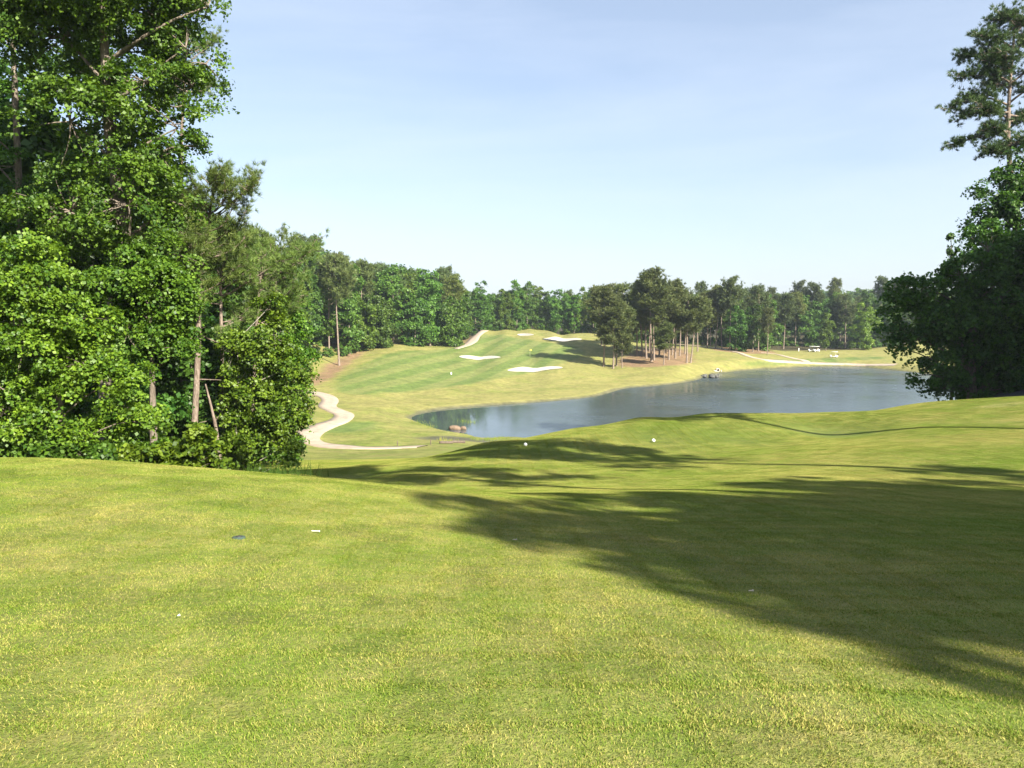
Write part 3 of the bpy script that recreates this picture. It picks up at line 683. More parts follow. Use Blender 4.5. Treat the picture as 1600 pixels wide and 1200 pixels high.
# far wooded ridge closing the view
def ridge():
    r = np.random.default_rng(5); b = MB(); X, Y = [], []
    n = 1500; x = r.uniform(-900, 1300, n); y = r.uniform(430, 900, n)
    keep = np.abs(x / y) < 1.3; x, y = x[keep], y[keep]; z = H(x, y)
    for q in range(len(x)):
        k = 34; d = unit(r.normal(size=(k, 3))); d[:, 2] = np.abs(d[:, 2]); hgt = r.uniform(12, 19)
        pos = np.array([x[q], y[q], z[q] + hgt * .45]) + d * np.array([4.5, 4.5, hgt * .5]) * r.uniform(.7, 1, (k, 1))
        add_leaves(b, pos, unit(d + .4 * r.normal(size=(k, 3))), 3.2, r.uniform(.0, .7, k), .9, r)
    b.build('distant_woods', M['leaf'], kind='stuff', label='blue green woods on the distant ridge beyond the course')
ridge()

# ------------------------------------------------------------------ near trees
def near(name, base, blobs_px, trunk_px, n, k, sr, leaf, label, seed, color=(1, 1, 1), mat='leaf_near', bark='bark', rad=0.22, depth=0.8, cat='tree', up=0.6, twig=.15, shell=2.2):
    """base: px, forward distance; blobs: px, py, radius in px, extra distance"""
    a, _ = ray(base[0], 600); bx, by = a * base[1], base[1]; bz = h1(bx, by) - 0.15
    o = np.array([bx, by, bz]); B_ = []
    for q in blobs_px:
        px, py, rp = q[:3]; dd = q[3] if len(q) > 3 else 0.0; D = base[1] + dd
        w_ = P(px, py, D) - o; R_ = rp / 1200 * D; B_.append((w_[0], w_[1], max(w_[2], 0.3), R_, R_ * depth, R_ * (q[4] if len(q) > 4 else .9)))
    T_ = [(0, 0, 0)] + [tuple(P(px, py, base[1]) - o) for px, py in trunk_px]
    ms = broadleaf(seed, B_, T_, n, k, sr, leaf, M[mat], M[bark], twig, up, shell, 0.85, rad)
    return tree(name, ms, tuple(o), 0, 1, label, cat, None, color)

near('broadleaf_tree', (165, 27), [(170, -70, 150), (250, 30, 75, 1), (290, 75, 60, 0), (300, 135, 52), (100, 60, 100, 1), (230, 130, 85), (180, 200, 90, -.5), (278, 200, 48), (110, 190, 80, -1), (250, 245, 60), (200, 320, 95, -1), (285, 320, 42), (110, 330, 90), (250, 400, 75, -.5), (60, -40, 110, 1), (325, 10, 34), (315, 170, 26), (322, 100, 26), (305, 230, 18, 0, 1.6)],
     [(168, 560), (190, 380), (170, 200), (160, 0), (150, -150)], 2900, 38, 0.42, 0.112, 'tallest leafy broadleaf tree at the left, its crown cut off by the top edge', 11, (1.0, 1.02, .9), rad=.3)
near('broadleaf_tree', (35, 33), [(10, 60, 70), (30, -40, 80), (-40, 200, 60), (25, 160, 40), (20, 260, 42), (60, 330, 50), (0, 400, 60), (70, 440, 60), (-50, 320, 60), (30, 510, 80), (60, 600, 70), (-30, 580, 80), (-90, 450, 90), (-110, 200, 110), (-60, -60, 110)],
     [(40, 560), (30, 300), (20, 50), (20, -80)], 1400, 32, 0.42, 0.118, 'thin leafed broadleaf tree at the left edge with sky showing through', 12, (.95, .98, 1), rad=.22)
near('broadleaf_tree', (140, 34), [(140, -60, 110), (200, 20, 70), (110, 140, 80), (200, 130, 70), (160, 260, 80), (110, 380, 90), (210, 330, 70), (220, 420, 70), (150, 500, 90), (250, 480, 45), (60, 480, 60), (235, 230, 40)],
     [(140, 560), (150, 200), (150, -60)], 1500, 18, 0.55, 0.24, 'filler broadleaf tree behind the tallest left tree, leaves darkened to shade its gaps', 19, (.62, .72, .7), rad=.2)  # filler tree, leaf colour darkened to stand for shade in the crown gaps
near('broadleaf_tree', (90, 20.5), [(60, 450, 70), (110, 500, 70), (40, 540, 80), (130, 570, 70), (-20, 480, 70), (190, 600, 48), (90, 640, 70), (0, 640, 80), (150, 680, 50), (-70, 560, 80), (230, 660, 40), (40, 390, 45)],
     [(92, 600), (85, 480)], 1500, 38, 0.32, 0.092, 'low bright green leafy tree at the left, nearest the tee', 13, (1.4, 1.25, .9), rad=.12)
near('broadleaf_tree', (235, 25), [(250, 460, 60), (205, 430, 60), (272, 515, 40), (200, 520, 50), (285, 480, 30), (170, 460, 50), (190, 640, 46), (225, 705, 40), (180, 710, 50), (278, 545, 28, -.5, .5)],
     [(238, 600), (235, 480)], 950, 36, 0.34, 0.105, 'broadleaf tree just left of the near pine trunk with a dark hollow below', 14, (1.05, 1.03, .85), rad=.14)
near('shrub', (300, 20), [(300, 705, 30), (270, 715, 26), (330, 712, 24), (240, 712, 28), (345, 722, 14), (210, 715, 25), (310, 680, 16)], [(300, 715), (300, 700)], 260, 22, 0.22, 0.12,
     'bright green bush at the foot of the near pine trunk', 15, (1.35, 1.2, .8), rad=.04, cat='bush')
near('shrub', (60, 20), [(60, 705, 40), (0, 705, 45), (130, 712, 34), (-50, 700, 45), (170, 712, 22)], [(60, 715), (60, 700)], 300, 22, 0.24, 0.12,
     'dark leafy bush under the left trees, behind the near grass crest', 16, (.8, .95, .9), rad=.04, cat='bush')
near('broadleaf_tree', (368, 34), [(400, 560, 50), (430, 530, 42), (455, 575, 34), (390, 620, 48), (430, 640, 50), (455, 640, 34), (400, 690, 48), (445, 695, 36), (370, 660, 32), (370, 540, 34), (420, 480, 28), (360, 700, 30), (462, 610, 24), (440, 720, 24)],
     [(368, 680), (371, 600), (372, 530)], 1150, 36, 0.38, 0.118, 'thin pale trunked leafy tree right of the near pine', 17, (1.25, 1.15, .8), bark='palebark', rad=.10)
near('broadleaf_tree', (450, 44), [(455, 520, 34), (470, 560, 24), (462, 600, 26), (440, 560, 40), (450, 470, 24), (430, 500, 34), (462, 660, 24), (450, 690, 26)], [(452, 650), (452, 540)], 680, 30, 0.40, 0.135,
     'leafy tree at the right end of the left trees, above the cart path', 18, (1.15, 1.1, .8), rad=.12)
# dark interior trees behind
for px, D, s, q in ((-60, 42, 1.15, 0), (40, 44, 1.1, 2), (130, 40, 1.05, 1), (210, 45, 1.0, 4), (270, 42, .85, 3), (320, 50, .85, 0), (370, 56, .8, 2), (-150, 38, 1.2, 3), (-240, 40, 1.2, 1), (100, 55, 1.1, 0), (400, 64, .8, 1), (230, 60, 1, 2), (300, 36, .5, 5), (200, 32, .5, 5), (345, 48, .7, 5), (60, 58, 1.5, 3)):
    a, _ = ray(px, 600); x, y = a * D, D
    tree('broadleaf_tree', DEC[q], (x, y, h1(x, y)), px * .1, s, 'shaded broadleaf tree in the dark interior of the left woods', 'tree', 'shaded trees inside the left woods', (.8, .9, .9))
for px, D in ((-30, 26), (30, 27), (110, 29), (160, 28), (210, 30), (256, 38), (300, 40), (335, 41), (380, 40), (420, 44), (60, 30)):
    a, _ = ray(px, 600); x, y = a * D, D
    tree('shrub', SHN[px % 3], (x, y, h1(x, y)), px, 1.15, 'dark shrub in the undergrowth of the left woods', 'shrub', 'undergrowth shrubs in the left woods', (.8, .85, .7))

# near pines at the left
def near_pine(px, D, path_px, seed, label, crown0, reach, nl, K=20, l=.26, wd=.022, sub=11, rad=.2, lower=(), **kw):
    a, _ = ray(px, 600); bx, by = a * D, D; bz = h1(bx, by) - .15; o = np.array([bx, by, bz])
    T_ = [(0, 0, 0)] + [tuple(P(q[0], q[1], D) - o) for q in path_px]
    ms = pine(seed, T_[-1][2], crown0, reach, nl, K, l, wd, sub, rad, trunk=T_, lower=lower, **kw)
    return tree('pine_tree', ms, tuple(o), 0, 1, label, 'pine tree', None, (1.2, 1.3, .85))
near_pine(300, 33, [(303, 690), (309, 560), (312, 450), (322, 370), (335, 285)], 21, 'near pine with a pale leaning trunk at the right of the left trees', .60, 2.5, 46, rad=.175, lower=(.5, .53, .58, .61))
near_pine(345, 36, [(346, 680), (347, 560), (345, 440), (355, 400)], 22, 'slimmer pine just right of the near pine trunk', .5, 2.6, 26, rad=.13)
near_pine(392, 40, [(394, 680), (398, 560), (405, 450), (412, 425)], 23, 'olive green pine with spreading limbs behind the pale trunked tree', .55, 2.9, 40, rad=.14)
near_pine(432, 70, [(432, 600), (431, 450), (430, 380)], 24, 'pine whose thin tip rises above the left treetops', .6, 2.6, 26, K=12, l=.4, wd=.05, rad=.16)
near_pine(290, 42, [(285, 560), (283, 250), (292, 60)], 25, 'tall pine whose branch ends show beyond the tallest left tree', .80, 2.1, 20, rad=.20)
# bare leaning trunk
b = MB(); D = 31.0; a, _ = ray(347, 600); o = np.array([a * D, D, h1(a * D, D) - .1])
b.tube(catmull([P(347, 740, D) - o + [0, 0, -.6], P(339, 680, D) - o, P(331, 640, D) - o, P(321, 600, D) - o], 5), np.linspace(.10, .03, 16), 6)
b.tube(np.array([P(335, 660, D) - o, P(342, 650, D) - o]), [.03, .01], 4)
t_ = b.build('dead_trunk', M['pinebark'], label='thin bare brown trunk leaning left in front of the slim pine', cat='dead tree'); t_.location = o

# right hand trees ------------------------------------------------
near('broadleaf_tree', (1520, 58), [(1500, 430, 42), (1440, 455, 36), (1415, 445, 20), (1405, 478, 30), (1398, 520, 26), (1450, 500, 45), (1515, 520, 60), (1545, 390, 48), (1560, 470, 70), (1480, 490, 55), (1420, 480, 28), (1430, 530, 36), (1400, 545, 20, 0, .5), (1500, 560, 60), (1570, 560, 60), (1440, 580, 34), (1415, 590, 16, 0, .5), (1610, 500, 80), (1620, 400, 70), (1470, 610, 26), (1540, 610, 45), (1600, 600, 50), (1435, 607, 12, 0, .5), (1395, 505, 18, 0, .6)],
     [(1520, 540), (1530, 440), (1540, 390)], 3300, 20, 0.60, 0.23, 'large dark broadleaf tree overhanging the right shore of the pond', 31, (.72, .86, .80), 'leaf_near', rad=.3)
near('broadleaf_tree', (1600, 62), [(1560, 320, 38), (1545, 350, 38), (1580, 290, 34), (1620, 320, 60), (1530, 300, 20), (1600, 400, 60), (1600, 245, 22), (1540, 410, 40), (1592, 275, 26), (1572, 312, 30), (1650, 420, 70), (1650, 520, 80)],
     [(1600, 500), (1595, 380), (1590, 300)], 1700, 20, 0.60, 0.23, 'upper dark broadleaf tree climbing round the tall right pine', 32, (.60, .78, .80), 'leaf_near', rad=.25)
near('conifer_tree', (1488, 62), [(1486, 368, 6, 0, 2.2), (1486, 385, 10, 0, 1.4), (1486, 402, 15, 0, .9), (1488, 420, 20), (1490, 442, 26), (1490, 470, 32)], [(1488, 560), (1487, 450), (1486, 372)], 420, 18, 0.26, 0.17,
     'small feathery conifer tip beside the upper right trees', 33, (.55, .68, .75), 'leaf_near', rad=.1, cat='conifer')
def right_pine():
    r = np.random.default_rng(77); D = 65.0; a, _ = ray(1600, 600); o = np.array([a * D, D, h1(a * D, D) - .1])
    tr = catmull([P(1612, 600, D) - o, P(1600, 450, D) - o, P(1588, 350, D) - o, P(1576, 235, D) - o, P(1577, 150, D) - o, P(1584, 60, D) - o, P(1588, 28, D) - o], 5)
    tr = np.vstack([[0, 0, 0], tr]); tb = MB(); tb.tube(tr, np.linspace(.32, .05, len(tr)), 9); b = MB(); C_, D_ = [], []
    def bough(p0, p1, dd, R, n):
        a0 = P(*p0, D) - o; a1 = P(*p1, D + dd) - o; pts = limb_pts(a0, a1, r, 8, .06); tb.tube(pts, np.linspace(.10, .02, 8), 5, cap=False)
        for _ in range(n):
            q = r.uniform(.3, 1.0); i = min(6, int(q * 7)); pp = pts[i] + (pts[i + 1] - pts[i]) * (q * 7 - i)
            sd = unit(r.normal(size=3) * np.array([1, 1, .45]) + np.array([0, 0, .15])); L = R * r.uniform(.3, 1) * (1.2 - .4 * q); e = pp + sd * L
            tb.tube(np.array([pp, e]), [.025, .008], 3, cap=False)
            for u in (.5, .75, 1.0):
                C_.append(pp + sd * L * u + r.normal(size=3) * .12); D_.append(unit(sd + .4 * r.normal(size=3) + np.array([0, 0, .5])))
    for p0, p1, dd, R, n in (((1588, 45), (1560, 30), 0, 1.5, 30), ((1588, 50), (1600, 30), 0, 1.3, 26), ((1583, 75), (1535, 55), -1, 1.4, 30), ((1582, 90), (1500, 92), 1, 1.3, 30), ((1580, 110), (1540, 95), -1, 1.4, 26),
                             ((1579, 130), (1495, 120), 0, 1.3, 32), ((1578, 140), (1545, 130), 2, 1.3, 22), ((1577, 165), (1478, 172), 0, 1.1, 34), ((1577, 175), (1530, 160), -2, 1.2, 22), ((1577, 185), (1490, 192), 1, 1.0, 26),
                             ((1576, 205), (1484, 226), 0, .9, 30), ((1576, 215), (1535, 205), -1, 1.0, 16), ((1576, 240), (1548, 236), -1, 1.5, 30), ((1576, 235), (1610, 215), -1, 1.5, 30), ((1578, 160), (1640, 130), 0, 1.5, 30),
                             ((1579, 130), (1640, 80), 0, 1.5, 30), ((1584, 80), (1630, 50), 0, 1.5, 30), ((1577, 190), (1620, 180), 2, 1.3, 26), ((1580, 120), (1570, 80), -2, 1.3, 22), ((1577, 180), (1650, 210), 2, 1.6, 30)):
        bough(p0, p1, dd, R * 1.2, int(n * 2.3))
    C_ = np.array(C_); add_clumps(b, C_, np.array(D_), 22, .34, .045, r, r.uniform(.1, .8, len(C_)))
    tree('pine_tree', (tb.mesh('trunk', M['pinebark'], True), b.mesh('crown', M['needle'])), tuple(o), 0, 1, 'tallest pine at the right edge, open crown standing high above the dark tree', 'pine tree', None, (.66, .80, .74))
right_pine()
# dark understorey and trees that close the right side
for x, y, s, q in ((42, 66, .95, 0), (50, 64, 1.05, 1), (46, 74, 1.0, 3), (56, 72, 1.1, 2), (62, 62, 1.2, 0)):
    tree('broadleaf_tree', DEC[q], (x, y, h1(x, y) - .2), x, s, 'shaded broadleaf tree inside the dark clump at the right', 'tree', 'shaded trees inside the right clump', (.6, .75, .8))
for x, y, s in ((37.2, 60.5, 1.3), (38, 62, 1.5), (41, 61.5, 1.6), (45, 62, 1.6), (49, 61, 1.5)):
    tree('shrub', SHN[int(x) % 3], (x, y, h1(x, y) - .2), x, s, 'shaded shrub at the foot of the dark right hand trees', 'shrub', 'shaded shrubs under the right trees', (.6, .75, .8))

# trees right of view shadow the tee; those behind are added to block skylight
OFFP = pine(501, 24, .62, 3.6, 34, 10, .55, .11, 9, .36, stubs=8)
r_ = np.random.default_rng(55)
OFFD = broadleaf(502, column_blobs(r_, 19, 5.6, .22, 12), [(0, 0, 0), (.2, .1, 8), (0, 0, 16)], 1500, 28, .7, .28, M['leaf'], M['bark'], .02, .5, 2.4, .85, .28)
for (x, y, s, ms, l) in ((22.4, 8.2, 1.0, OFFP, 'tall pine beyond the right edge casting the long trunk shadow nearest the camera'),
                         (28.0, 24.0, 1.02, OFFP, 'tall pine beyond the right edge casting the far trunk shadow across the tee'),
                         (18.4, -9.2, 0.98, OFFD, 'leafy tree beyond the right edge casting the big shadow on the near grass'),
                         (24.8, -3.4, 1.0, OFFD, 'leafy tree farther right of the one shading the near grass'),
                         (32.6, -3.4, 1.0, OFFD, 'leafy tree beyond the one shading the near grass'),
                         (15.8, 2.3, 1.0, OFFP, 'pine beyond the right edge beside the tree shading the near grass'),
                         (38, -12, 1.2, OFFD, 'leafy tree in the wood right of the tee, behind the shading trees'),
                         (30, -34, 1.2, OFFD, 'unseen leafy tree added behind the tee to block skylight, farthest right'),
                         (20, -42, 1.2, OFFD, 'unseen leafy tree added behind the tee to block skylight, second from the right'),
                         (9, -46, 1.2, OFFD, 'unseen leafy tree added behind the tee to block skylight, third from the right'),
                         (-3, -47, 1.2, OFFD, 'unseen leafy tree added behind the tee to block skylight, straight behind the camera'),
                         (-15, -44, 1.2, OFFD, 'unseen leafy tree added behind the tee to block skylight, behind and left'),
                         (-26, -38, 1.2, OFFD, 'unseen leafy tree added behind the tee to block skylight, farther left'),
                         (-34, -27, 1.2, OFFD, 'unseen leafy tree added behind the tee to block skylight, left corner'),
                         (-38, -14, 1.2, OFFD, 'unseen leafy tree added behind the tee to block skylight, leftmost'),
                         (-36, -2, 1.2, OFFD, 'unseen leafy tree added behind the tee to block skylight, left side'),
                         (38, -24, 1.2, OFFD, 'unseen leafy tree added behind the tee to block skylight, right corner'),
                         (21.2, -7.0, 1.0, OFFD, 'leafy tree between the two shading the near grass'),
                         (47, -5, 1.2, OFFD, 'leafy tree in the wood right of the tee, level with the camera'),
                         (54, 9, 1.15, OFFD, 'leafy tree in the wood right of the tee, ahead of the camera'),
                         (58, 24, 1.2, OFFD, 'leafy tree in the wood between the two trunk shadow pines'),
                         (47, 42, 1.15, OFFD, 'leafy tree beyond the right edge shading the dark right hand tree'),
                         (54, 36, 1.2, OFFD, 'leafy tree on the bank beyond the right edge of the view'),
                         (56, 48, 1.2, OFFD, 'leafy tree right of the dark clump by the road'),
                         (64, 40, 1.2, OFFD, 'leafy tree farthest right beside the road'),
                         (42.5, 43, 1.15, OFFD, 'leafy tree nearest the edge of the view before the dark clump'),
                         (46, 37, 1.2, OFFD, 'leafy tree between the far pine and the road beyond the right edge'),
                         (50, 52, 1.0, OFFD, 'leafy tree over the road at the right edge')):
    tree('pine_tree' if ms is OFFP else 'broadleaf_tree', ms, (x, y, h1(x, y) - .1), x * 2.1, s * (.76 if ms is OFFD and x < 36 and y > -12 and x > 0 else 1), l, 'pine tree' if ms is OFFP else 'tree', None, (.9, .95, .9), s)

# ------------------------------------------------------------------ near grass, blades instanced over the tee
def grass():
    protos = bpy.data.collections.new('grass_sources')
    for q in range(6):
        r = np.random.default_rng(600 + q); n = 2800; s = .5
        p = np.column_stack([r.uniform(-s / 2 - .02, s / 2 + .02, (n, 2)), np.full(n, -.004)])
        hgt = np.minimum(r.gamma(4, .0016, n) + .005, .019); th = r.uniform(0, 2 * pi, n); lean = r.uniform(.2, 1.5, n) * hgt
        tip = p + np.column_stack([np.cos(th) * lean + .004, np.sin(th) * lean + .006, hgt])
        mid = p * .5 + tip * .5 + np.column_stack([-np.cos(th) * lean * .15, -np.sin(th) * lean * .15, hgt * .18])
        ph = r.uniform(0, pi, n); wd = r.uniform(.0012, .0026, n)[:, None]; sd = np.column_stack([np.cos(ph), np.sin(ph), np.zeros(n)]) * wd
        v = np.stack([p - sd, p + sd, mid + sd * .8, mid - sd * .8, tip], 1).reshape(-1, 3); i = np.arange(n)[:, None] * 5
        b = MB(); tint = np.repeat(np.clip(r.beta(1.7, 2.5, n), 0, 1), 5)
        b.add(v, i + np.array([[0, 1, 2, 3]]), tint)
        b.f.append(np.hstack([i + np.array([[3, 2, 4]]), np.full((n, 1), -10 ** 9)])); b.m.append(np.zeros(n, np.int32))
        o = bpy.data.objects.new('grass_patch_source', b.mesh('grass_patch', M['blade'])); protos.objects.link(o)
    st = .44; xs, ys = np.meshgrid(np.arange(-36, 36, st), np.arange(1.0, 53, st)); x = xs.ravel(); y = ys.ravel()
    x = x + rng.uniform(-.03, .03, len(x)); y = y + rng.uniform(-.03, .03, len(y))
    k = (np.abs(x) < y * .72 + 1.2); x, y = x[k], y[k]; z = H(x, y); e = .2
    gx = (H(x + e, y) - H(x - e, y)) / (2 * e); gy = (H(x, y + e) - H(x, y - e)) / (2 * e)
    me = bpy.data.meshes.new('grass'); me.vertices.add(len(x)); me.vertices.foreach_set('co', np.column_stack([x, y, z]).astype(np.float32).ravel())
    rot = np.column_stack([np.arctan(gy), -np.arctan(gx), np.zeros(len(x))]).astype(np.float32)
    at = me.attributes.new('rot', 'FLOAT_VECTOR', 'POINT'); at.data.foreach_set('vector', rot.ravel())
    o = bpy.data.objects.new('grass', me); link(o, kind='stuff', label='short mown grass blades covering the near tee slope')
    ng = bpy.data.node_groups.new('scatter_grass', 'GeometryNodeTree')
    ng.interface.new_socket('Geometry', in_out='INPUT', socket_type='NodeSocketGeometry'); ng.interface.new_socket('Geometry', in_out='OUTPUT', socket_type='NodeSocketGeometry')
    N = ng.nodes; gi = N.new('NodeGroupInput'); go = N.new('NodeGroupOutput'); ip = N.new('GeometryNodeInstanceOnPoints')
    ci = N.new('GeometryNodeCollectionInfo'); ci.inputs[0].default_value = protos; ci.inputs['Separate Children'].default_value = True
    na = N.new('GeometryNodeInputNamedAttribute'); na.data_type = 'FLOAT_VECTOR'; na.inputs[0].default_value = 'rot'
    ip.inputs['Pick Instance'].default_value = True
    L = ng.links; L.new(gi.outputs[0], ip.inputs['Points']); L.new(ci.outputs[0], ip.inputs['Instance']); L.new(na.outputs[0], ip.inputs['Rotation'])
    # four quarter turns so that neighbouring patches differ
    ri = N.new('FunctionNodeRandomValue'); ri.data_type = 'INT'; ri.inputs['Min'].default_value = 0; ri.inputs['Max'].default_value = 5
    L.new([q for q in ri.outputs if q.type == 'INT'][0], ip.inputs['Instance Index'])
    ro = N.new('GeometryNodeRotateInstances'); rv = N.new('FunctionNodeRandomValue'); rv.data_type = 'INT'
    rv.inputs['Seed'].default_value = 3
    ii = [q for q in rv.inputs if q.type == 'INT' and q.enabled]; ii[0].default_value = 0; ii[1].default_value = 3
    ma = N.new('ShaderNodeMath'); ma.operation = 'MULTIPLY'; ma.inputs[1].default_value = pi / 2
    cx = N.new('ShaderNodeCombineXYZ'); L.new([q for q in rv.outputs if q.type == 'INT'][0], ma.inputs[0]); L.new(ma.outputs[0], cx.inputs[2])
    L.new(ip.outputs[0], ro.inputs['Instances']); L.new(cx.outputs[0], ro.inputs['Rotation']); L.new(ro.outputs[0], go.inputs[0])
    md = o.modifiers.new('scatter', 'NODES'); md.node_group = ng
grass()

# tall weeds and reeds
def tufts(name, pts, hgt, n, label, color='blade', seed=1, wd=.02):
    r = np.random.default_rng(seed); b = MB()
    for (x, y, z, R_) in pts:
        p = np.column_stack([x + r.normal(size=n) * R_, y + r.normal(size=n) * R_, np.full(n, z - .05)]); h_ = r.uniform(.4, 1.1, n) * hgt
        tip = p + np.column_stack([r.normal(size=n) * .22 * h_, r.normal(size=n) * .22 * h_, h_]); sd = np.column_stack([np.full(n, wd), np.zeros(n), np.zeros(n)]) / 2
        v = np.stack([p - sd, p + sd, tip], 1).reshape(-1, 3); f = np.arange(n * 3).reshape(-1, 3)
        b.add(v, np.hstack([f, np.full((n, 1), -10 ** 9)]), np.repeat(r.uniform(.1, .5, n), 3))
    b.build(name, M[color], kind='stuff', label=label)
pts = []
for px in np.arange(385, 480, 3.0):
    a, _ = ray(px, 600); D = 20 + random.uniform(-3, 6); pts.append((a * D, D, h1(a * D, D), .3))
tufts('tall_weeds', pts, .55, 16, 'tall green weeds along the foot of the left trees', 'leaf', seed=2)
pts = []
for px, py in ((690, 688), (700, 690), (742, 688), (760, 689), (672, 667), (660, 664), (735, 679), (725, 677), (770, 687), (780, 686), (652, 660)):
    p = hit(px, py, 70); pts.append((p[0], p[1], max(p[2], 0), .5))
tufts('reeds', pts, .55, 30, 'short reeds in the muddy left corner of the pond', seed=3, wd=.04)

# ------------------------------------------------------------------ objects
def lump(b, c0, s, seed, n=12, m=9):
    r = np.random.default_rng(seed); th = np.linspace(0, 2 * pi, n, endpoint=False); ph = np.linspace(.05, pi - .05, m); V = []
    k = r.normal(size=(5, 3)); q = r.uniform(0, 6, 5)
    for p in ph:
        for t in th:
            d = np.array([sin(p) * cos(t), sin(p) * sin(t), cos(p)]); a_ = 1 + .10 * sum(math.sin(2.2 * k[i] @ d + q[i]) for i in range(5))
            d = np.sign(d) * np.abs(d) ** .8; V.append(np.array(c0) + d * np.array(s) * a_)
    F = [(i * n + j, (i + 1) * n + j, (i + 1) * n + (j + 1) % n, i * n + (j + 1) % n) for i in range(m - 1) for j in range(n)]
    F += []; b.add(V, F)
x, y = wpx(715, 671)
b = MB(); lump(b, (0, 0, .15), (.75, .5, .36), 1); lump(b, (-.3, .1, .15), (.5, .4, .33), 2)
o = b.build('boulder', M['rock'], None, True, label='brown boulder, left and larger of the pair in the pond corner', cat='rock', group='rocks in the pond corner'); o.location = (x - .35, y, 0)
b = MB(); lump(b, (0, 0, .12), (.45, .4, .30), 3)
o = b.build('boulder', M['rock'], None, True, label='smaller brown boulder, right one of the pair in the pond corner', cat='rock', group='rocks in the pond corner'); o.location = (x + .75, y, 0)
x, y = wpx(1106, 589)
for q in range(14):
    b = MB(); lump(b, (0, 0, .1), (random.uniform(.35, .8), random.uniform(.4, .8), random.uniform(.2, .35)), 20 + q, 9, 6)
    o = b.build('rock', M['greyrock'], None, True, label='grey rock piled at the inlet on the far shore', cat='rock', group='rocks at the far inlet'); o.location = (x + random.uniform(-5.5, 4.0), y + random.uniform(-3.5, 2.5), .1)

# tee markers: round white heads on a short spike
def tee_marker(px, py, label):
    p = hit(px, py, 25); e = bpy.data.objects.new('tee_marker', None); link(e, None, label, 'tee marker', 'white tee markers'); e.location = p
    n, m = 16, 10; V = []; th = np.linspace(0, 2 * pi, n, endpoint=False)
    for q in np.linspace(0.02, pi - .02, m):
        for t in th: V.append((sin(q) * cos(t) * .085, sin(q) * sin(t) * .085, .085 + cos(q) * .085))
    F = [(i * n + j, (i + 1) * n + j, (i + 1) * n + (j + 1) % n, i * n + (j + 1) % n) for i in range(m - 1) for j in range(n)]
    b = MB(); b.add(V, F); b.build('marker_head', M['white'], e, True)
    b = MB(); b.tube([(0, 0, -.08), (0, 0, .02)], [.012, .02], 8); b.build('spike', M['metal'], e)
tee_marker(821, 697.5, 'left of the two round white tee markers on the lower tee')
tee_marker(1021, 691, 'right of the two round white tee markers on the lower tee')

# golf carts
def golf_cart():
    e = bpy.data.objects.new('golf_cart', None); link(e)
    b = MB(); b.box(0, 0, .38, 1.15, 2.3, .18); b.box(0, .95, .62, 1.1, .5, .42, taper=.82); b.box(0, -.55, .60, 1.1, .7, .34, taper=.95); b.box(0, -1.0, .6, 1.1, .35, .3)
    b.build('body', M['white'], e)
    b = MB(); b.box(0, -.25, .80, 1.05, .5, .12); b.box(0, -.52, 1.08, 1.05, .10, .42); b.build('seat', M['seat'], e)
    b = MB(); b.box(0, -.15, 1.86, 1.2, 1.9, .07, taper=.94); b.build('roof', M['white'], e)
    for sx in (-1, 1):
        b = MB(); b.tube([(sx * .5, .72, .8), (sx * .5, .55, 1.84)], .02, 6); b.build('roof_post', M['black'], e)
        b = MB(); b.tube([(sx * .5, -.75, .75), (sx * .5, -.8, 1.84)], .02, 6); b.build('roof_post', M['black'], e)
        for sy in (.82, -.78):
            b = MB(); b.tube([(sx * .44, sy, .23), (sx * .60, sy, .23)], .23, 14); o = b.build('wheel', M['black'], e)
            b = MB(); b.tube([(sx * .60, sy, .23), (sx * .615, sy, .23)], .12, 12); b.build('rim', M['white'], o)
    b = MB(); b.add([(-.48, .70, .9), (.48, .70, .9), (.48, .56, 1.7), (-.48, .56, 1.7)], [(0, 1, 2, 3)]); b.add([(-.48, .71, .9), (.48, .71, .9), (.48, .57, 1.7), (-.48, .57, 1.7)], [(3, 2, 1, 0)])
    gl = NT('windscreen'); gl.principled((.7, .75, .75), .05, Transmission_Weight=.9, IOR=1.1); b.build('windscreen', gl.m, e)
    b = MB(); th = np.linspace(0, 2 * pi, 13); b.tube([(-.25 + .15 * cos(t), .45 + .06 * sin(t), .98 + .13 * sin(t)) for t in th], .014, 5); b.build('steering_wheel', M['black'], e)
    for sx in (-.22, .22):
        b = MB(); b.tube([(sx, -1.12, .55), (sx, -1.2, 1.25)], [.11, .13], 9); o = b.build('golf_bag', M['black'], e)
    return e
def copy_tree(o, parent=None):
    c_ = o.copy(); col.objects.link(c_); c_.parent = parent
    for ch in o.children: copy_tree(ch, c_)
    return c_
gc = golf_cart(); p = hit(1303, 559, 200); gc.location = (p[0], p[1], p[2] + .02); gc.rotation_euler = (0, 0, 1.15)
gc['label'] = 'white golf cart standing alone on the far fairway, nearer the pond'; gc['category'] = 'golf cart'; gc['group'] = 'golf carts beyond the pond'
for px, py, rz, l in ((1268, 549.5, 1.5, 'left golf cart of the pair in front of the far trees'), (1275, 549.8, 1.9, 'right golf cart of the pair in front of the far trees')):
    q = copy_tree(gc); p = hit(px, py, 200); q.location = (p[0], p[1], p[2] + .02); q.rotation_euler = (0, 0, rz); q['label'] = l
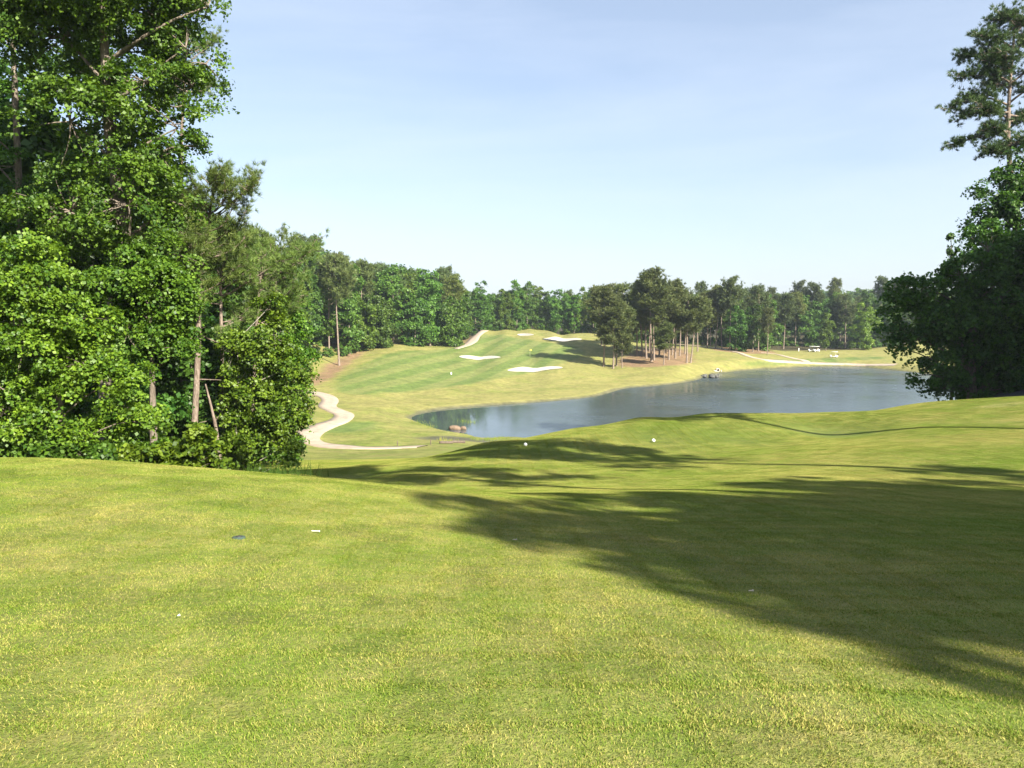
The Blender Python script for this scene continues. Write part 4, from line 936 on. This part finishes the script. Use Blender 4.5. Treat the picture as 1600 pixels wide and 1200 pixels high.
# pale post left of the carts
def post(px, py, d0, hgt, r, mat, name, label, cat, group=None):
    p = hit(px, py, d0); b = MB(); b.tube([(0, 0, -.1), (0, 0, hgt * .97), (0, 0, hgt)], [r, r, r * .5], 8); o = b.build(name, M[mat], None, label=label, cat=cat, group=group); o.location = p; return o
post(1248, 549, 220, 1.1, .12, 'white', 'marker_post', 'white post in front of the far treeline, left of the golf carts', 'post')
post(621, 697, 60, .55, .05, 'wood', 'stake', 'short dark stake beside the cart path, left of two', 'stake', 'dark stakes by the cart path')
post(673, 695, 60, .55, .05, 'wood', 'stake', 'short dark stake near the end of the cart path, right of two', 'stake', 'dark stakes by the cart path')
post(705, 585, 120, .5, .14, 'white', 'yardage_marker', 'short white yardage marker on the striped fairway', 'marker')
# flagstick
p = hit(828, 558, 180); e = bpy.data.objects.new('golf_flag', None); link(e, None, 'golf flagstick with a small yellow flag on the far green', 'flag'); e.location = p
b = MB(); b.tube([(0, 0, 0), (0, 0, 2.1)], .016, 6); b.build('flagstick', M['paleconc'], e)
b = MB()
gx_ = np.linspace(0, .5, 7); top = [(q, .04 * sin(q * 12), 2.08 - .04 * q) for q in gx_]; bot = [(q, .04 * sin(q * 12), 1.74 - .04 * q) for q in gx_]
b.add(top + bot, [(i, i + 1, i + 8, i + 7) for i in range(6)]); b.build('flag', M['yellow'], e)
# culvert on the far bank
p = hit(1121, 580, 150); e = bpy.data.objects.new('drain_culvert', None); link(e, None, 'pale concrete drain pipe with a dark mouth on the far bank', 'culvert'); e.location = p; e.scale = (.62, .62, .62)
th = np.linspace(0, 2 * pi, 21)[:-1]; V = []
for rr, yy in ((.75, 1.2), (.75, -.5), (.52, -.5), (.52, 1.2)):
    V += [(rr * cos(t) + .2, yy, .45 + rr * sin(t)) for t in th]
b = MB(); b.add(V, [(k * 20 + j, k * 20 + (j + 1) % 20, (k + 1) * 20 + (j + 1) % 20, (k + 1) * 20 + j) for k in range(3) for j in range(20)]); b.build('pipe', M['paleconc'], e, True)
b = MB(); b.tube([(.2, .6, .45), (.2, .7, .45)], .52, 20); b.build('pipe_shade_disc', M['black'], e)  # black disc set in the pipe for the shade inside
for q, (cx_, s_) in enumerate(((-.95, .42), (-1.35, .3), (1.25, .3))):
    b = MB(); lump(b, (0, 0, 0), (s_, s_ * .8, s_ * .8), 60 + q, 9, 6); o = b.build('rock', M['paleconc'], None, True, label=('larger', 'smaller', 'lone')[q] + ' pale rock ' + ('left', 'farthest left', 'right')[q] + ' of the drain pipe on the far bank', cat='rock'); o.location = (p[0] + cx_ * .7, p[1] - .5, p[2] + .08); o.scale = (.7, .7, .7)
# timber edging by the mud
for q, (x0, x1, yy) in enumerate(((687, 707, 693.2), (706, 726, 692.2))):
    p0 = hit(x0, yy, 60); p1 = hit(x1, yy, 60); b = MB(); mid = (p0 + p1) / 2
    b.tube([p0 - mid + [0, 0, .12], p1 - mid + [0, 0, .12]], .16, 8); b.tube([p0 - mid + [0, 0, .12], p0 - mid + [-.02, 0, .12]], .16, 8)
    o = b.build('timber', M['wood'], None, label=('left' if q == 0 else 'right') + ' weathered timber laid along the muddy edge below the path', cat='timber'); o.location = mid
# sprinkler head, broken tee and scraps on the near grass
p = hit(373, 841, 3); e = bpy.data.objects.new('sprinkler_head', None); link(e, None, 'dark round sprinkler head sunk in the near grass', 'sprinkler'); e.location = p + [0, 0, .008]; e.rotation_euler = (-.06, 0, 0)
b = MB(); b.tube([(0, 0, -.03), (0, 0, .004), (0, 0, .008)], [.06, .06, .05], 20); b.build('rim', M['sprink'], e)
b = MB(); b.tube([(0, 0, .0), (0, 0, .012), (0, 0, .015)], [.03, .03, .02], 14); b.build('nozzle_cap', M['black'], e)
def scrap(px, py, L, rz, r, name, label, cat, mat='white', lift=.022):
    p = hit(px, py, 2.6); b = MB(); b.tube([(-L / 2, 0, 0), (-L * .3, 0, 0), (L * .38, 0, 0), (L * .42, 0, 0), (L / 2, 0, 0)], [r * .3, r, r, r * 2, r * 2.2], 8)
    o = b.build(name, M[mat], None, label=label, cat=cat); o.location = p + [0, 0, lift]; o.rotation_euler = (0, .05, rz)
scrap(493, 833, .085, .05, .0045, 'golf_tee', 'white golf tee lying on the near grass right of the sprinkler', 'golf tee')
scrap(279, 967, .014, 1.0, .0035, 'tee_fragment', 'tiny white fragment in the grass at the lower left', 'litter')
scrap(804, 846, .05, .3, .004, 'tee_fragment', 'small pale fragment in the middle of the near grass', 'litter', 'paleconc')
scrap(1173, 927, .04, .3, .004, 'tee_fragment', 'small pale fragment just below the edge of the big shadow', 'litter', 'paleconc')
print('far trees', cnt, 'tris', sum(sum(len(p_.vertices) - 2 for p_ in m_.polygons) if len(m_.polygons) < 2000 else int(len(m_.loops) - 2 * len(m_.polygons)) for m_ in bpy.data.meshes))

# the trees of a front row are told apart by their rank from the left
ORD = 'first second third fourth fifth sixth seventh eighth ninth tenth eleventh twelfth thirteenth fourteenth fifteenth sixteenth seventeenth eighteenth nineteenth twentieth'.split()
rows_ = {}
for o_ in col.objects:
    if o_.parent is None and o_.get('group') and ('front row of' in o_['group'] or 'skyline' in o_['group'] or o_['group'] == 'pines inside the grove' or 'grove' in o_['group']):
        rows_.setdefault((o_['group'], o_['label']), []).append(o_)
for (g_, l_), os_ in rows_.items():
    if len(os_) < 2 or len(os_) > len(ORD): continue
    for i_, o_ in enumerate(sorted(os_, key=lambda q: q.location.x / q.location.y)):
        o_['label'] = ' '.join((l_ + ', ' + ORD[i_] + ' from left').split()[:16])

def haze():
    b = MB(); b.box(300, 500, 34, 3200, 3200, 84, 0)
    v = NT('haze_air'); pv = v.n('ShaderNodeVolumePrincipled', {'Color': (0.75, 0.86, 1.0, 1), 'Density': 0.00018, 'Anisotropy': 0.2})
    v.t.links.new(pv.outputs[0], v.out.inputs['Volume'])
    b.build('haze', v.m, kind='stuff', label='thin pale summer haze in the air')
haze()
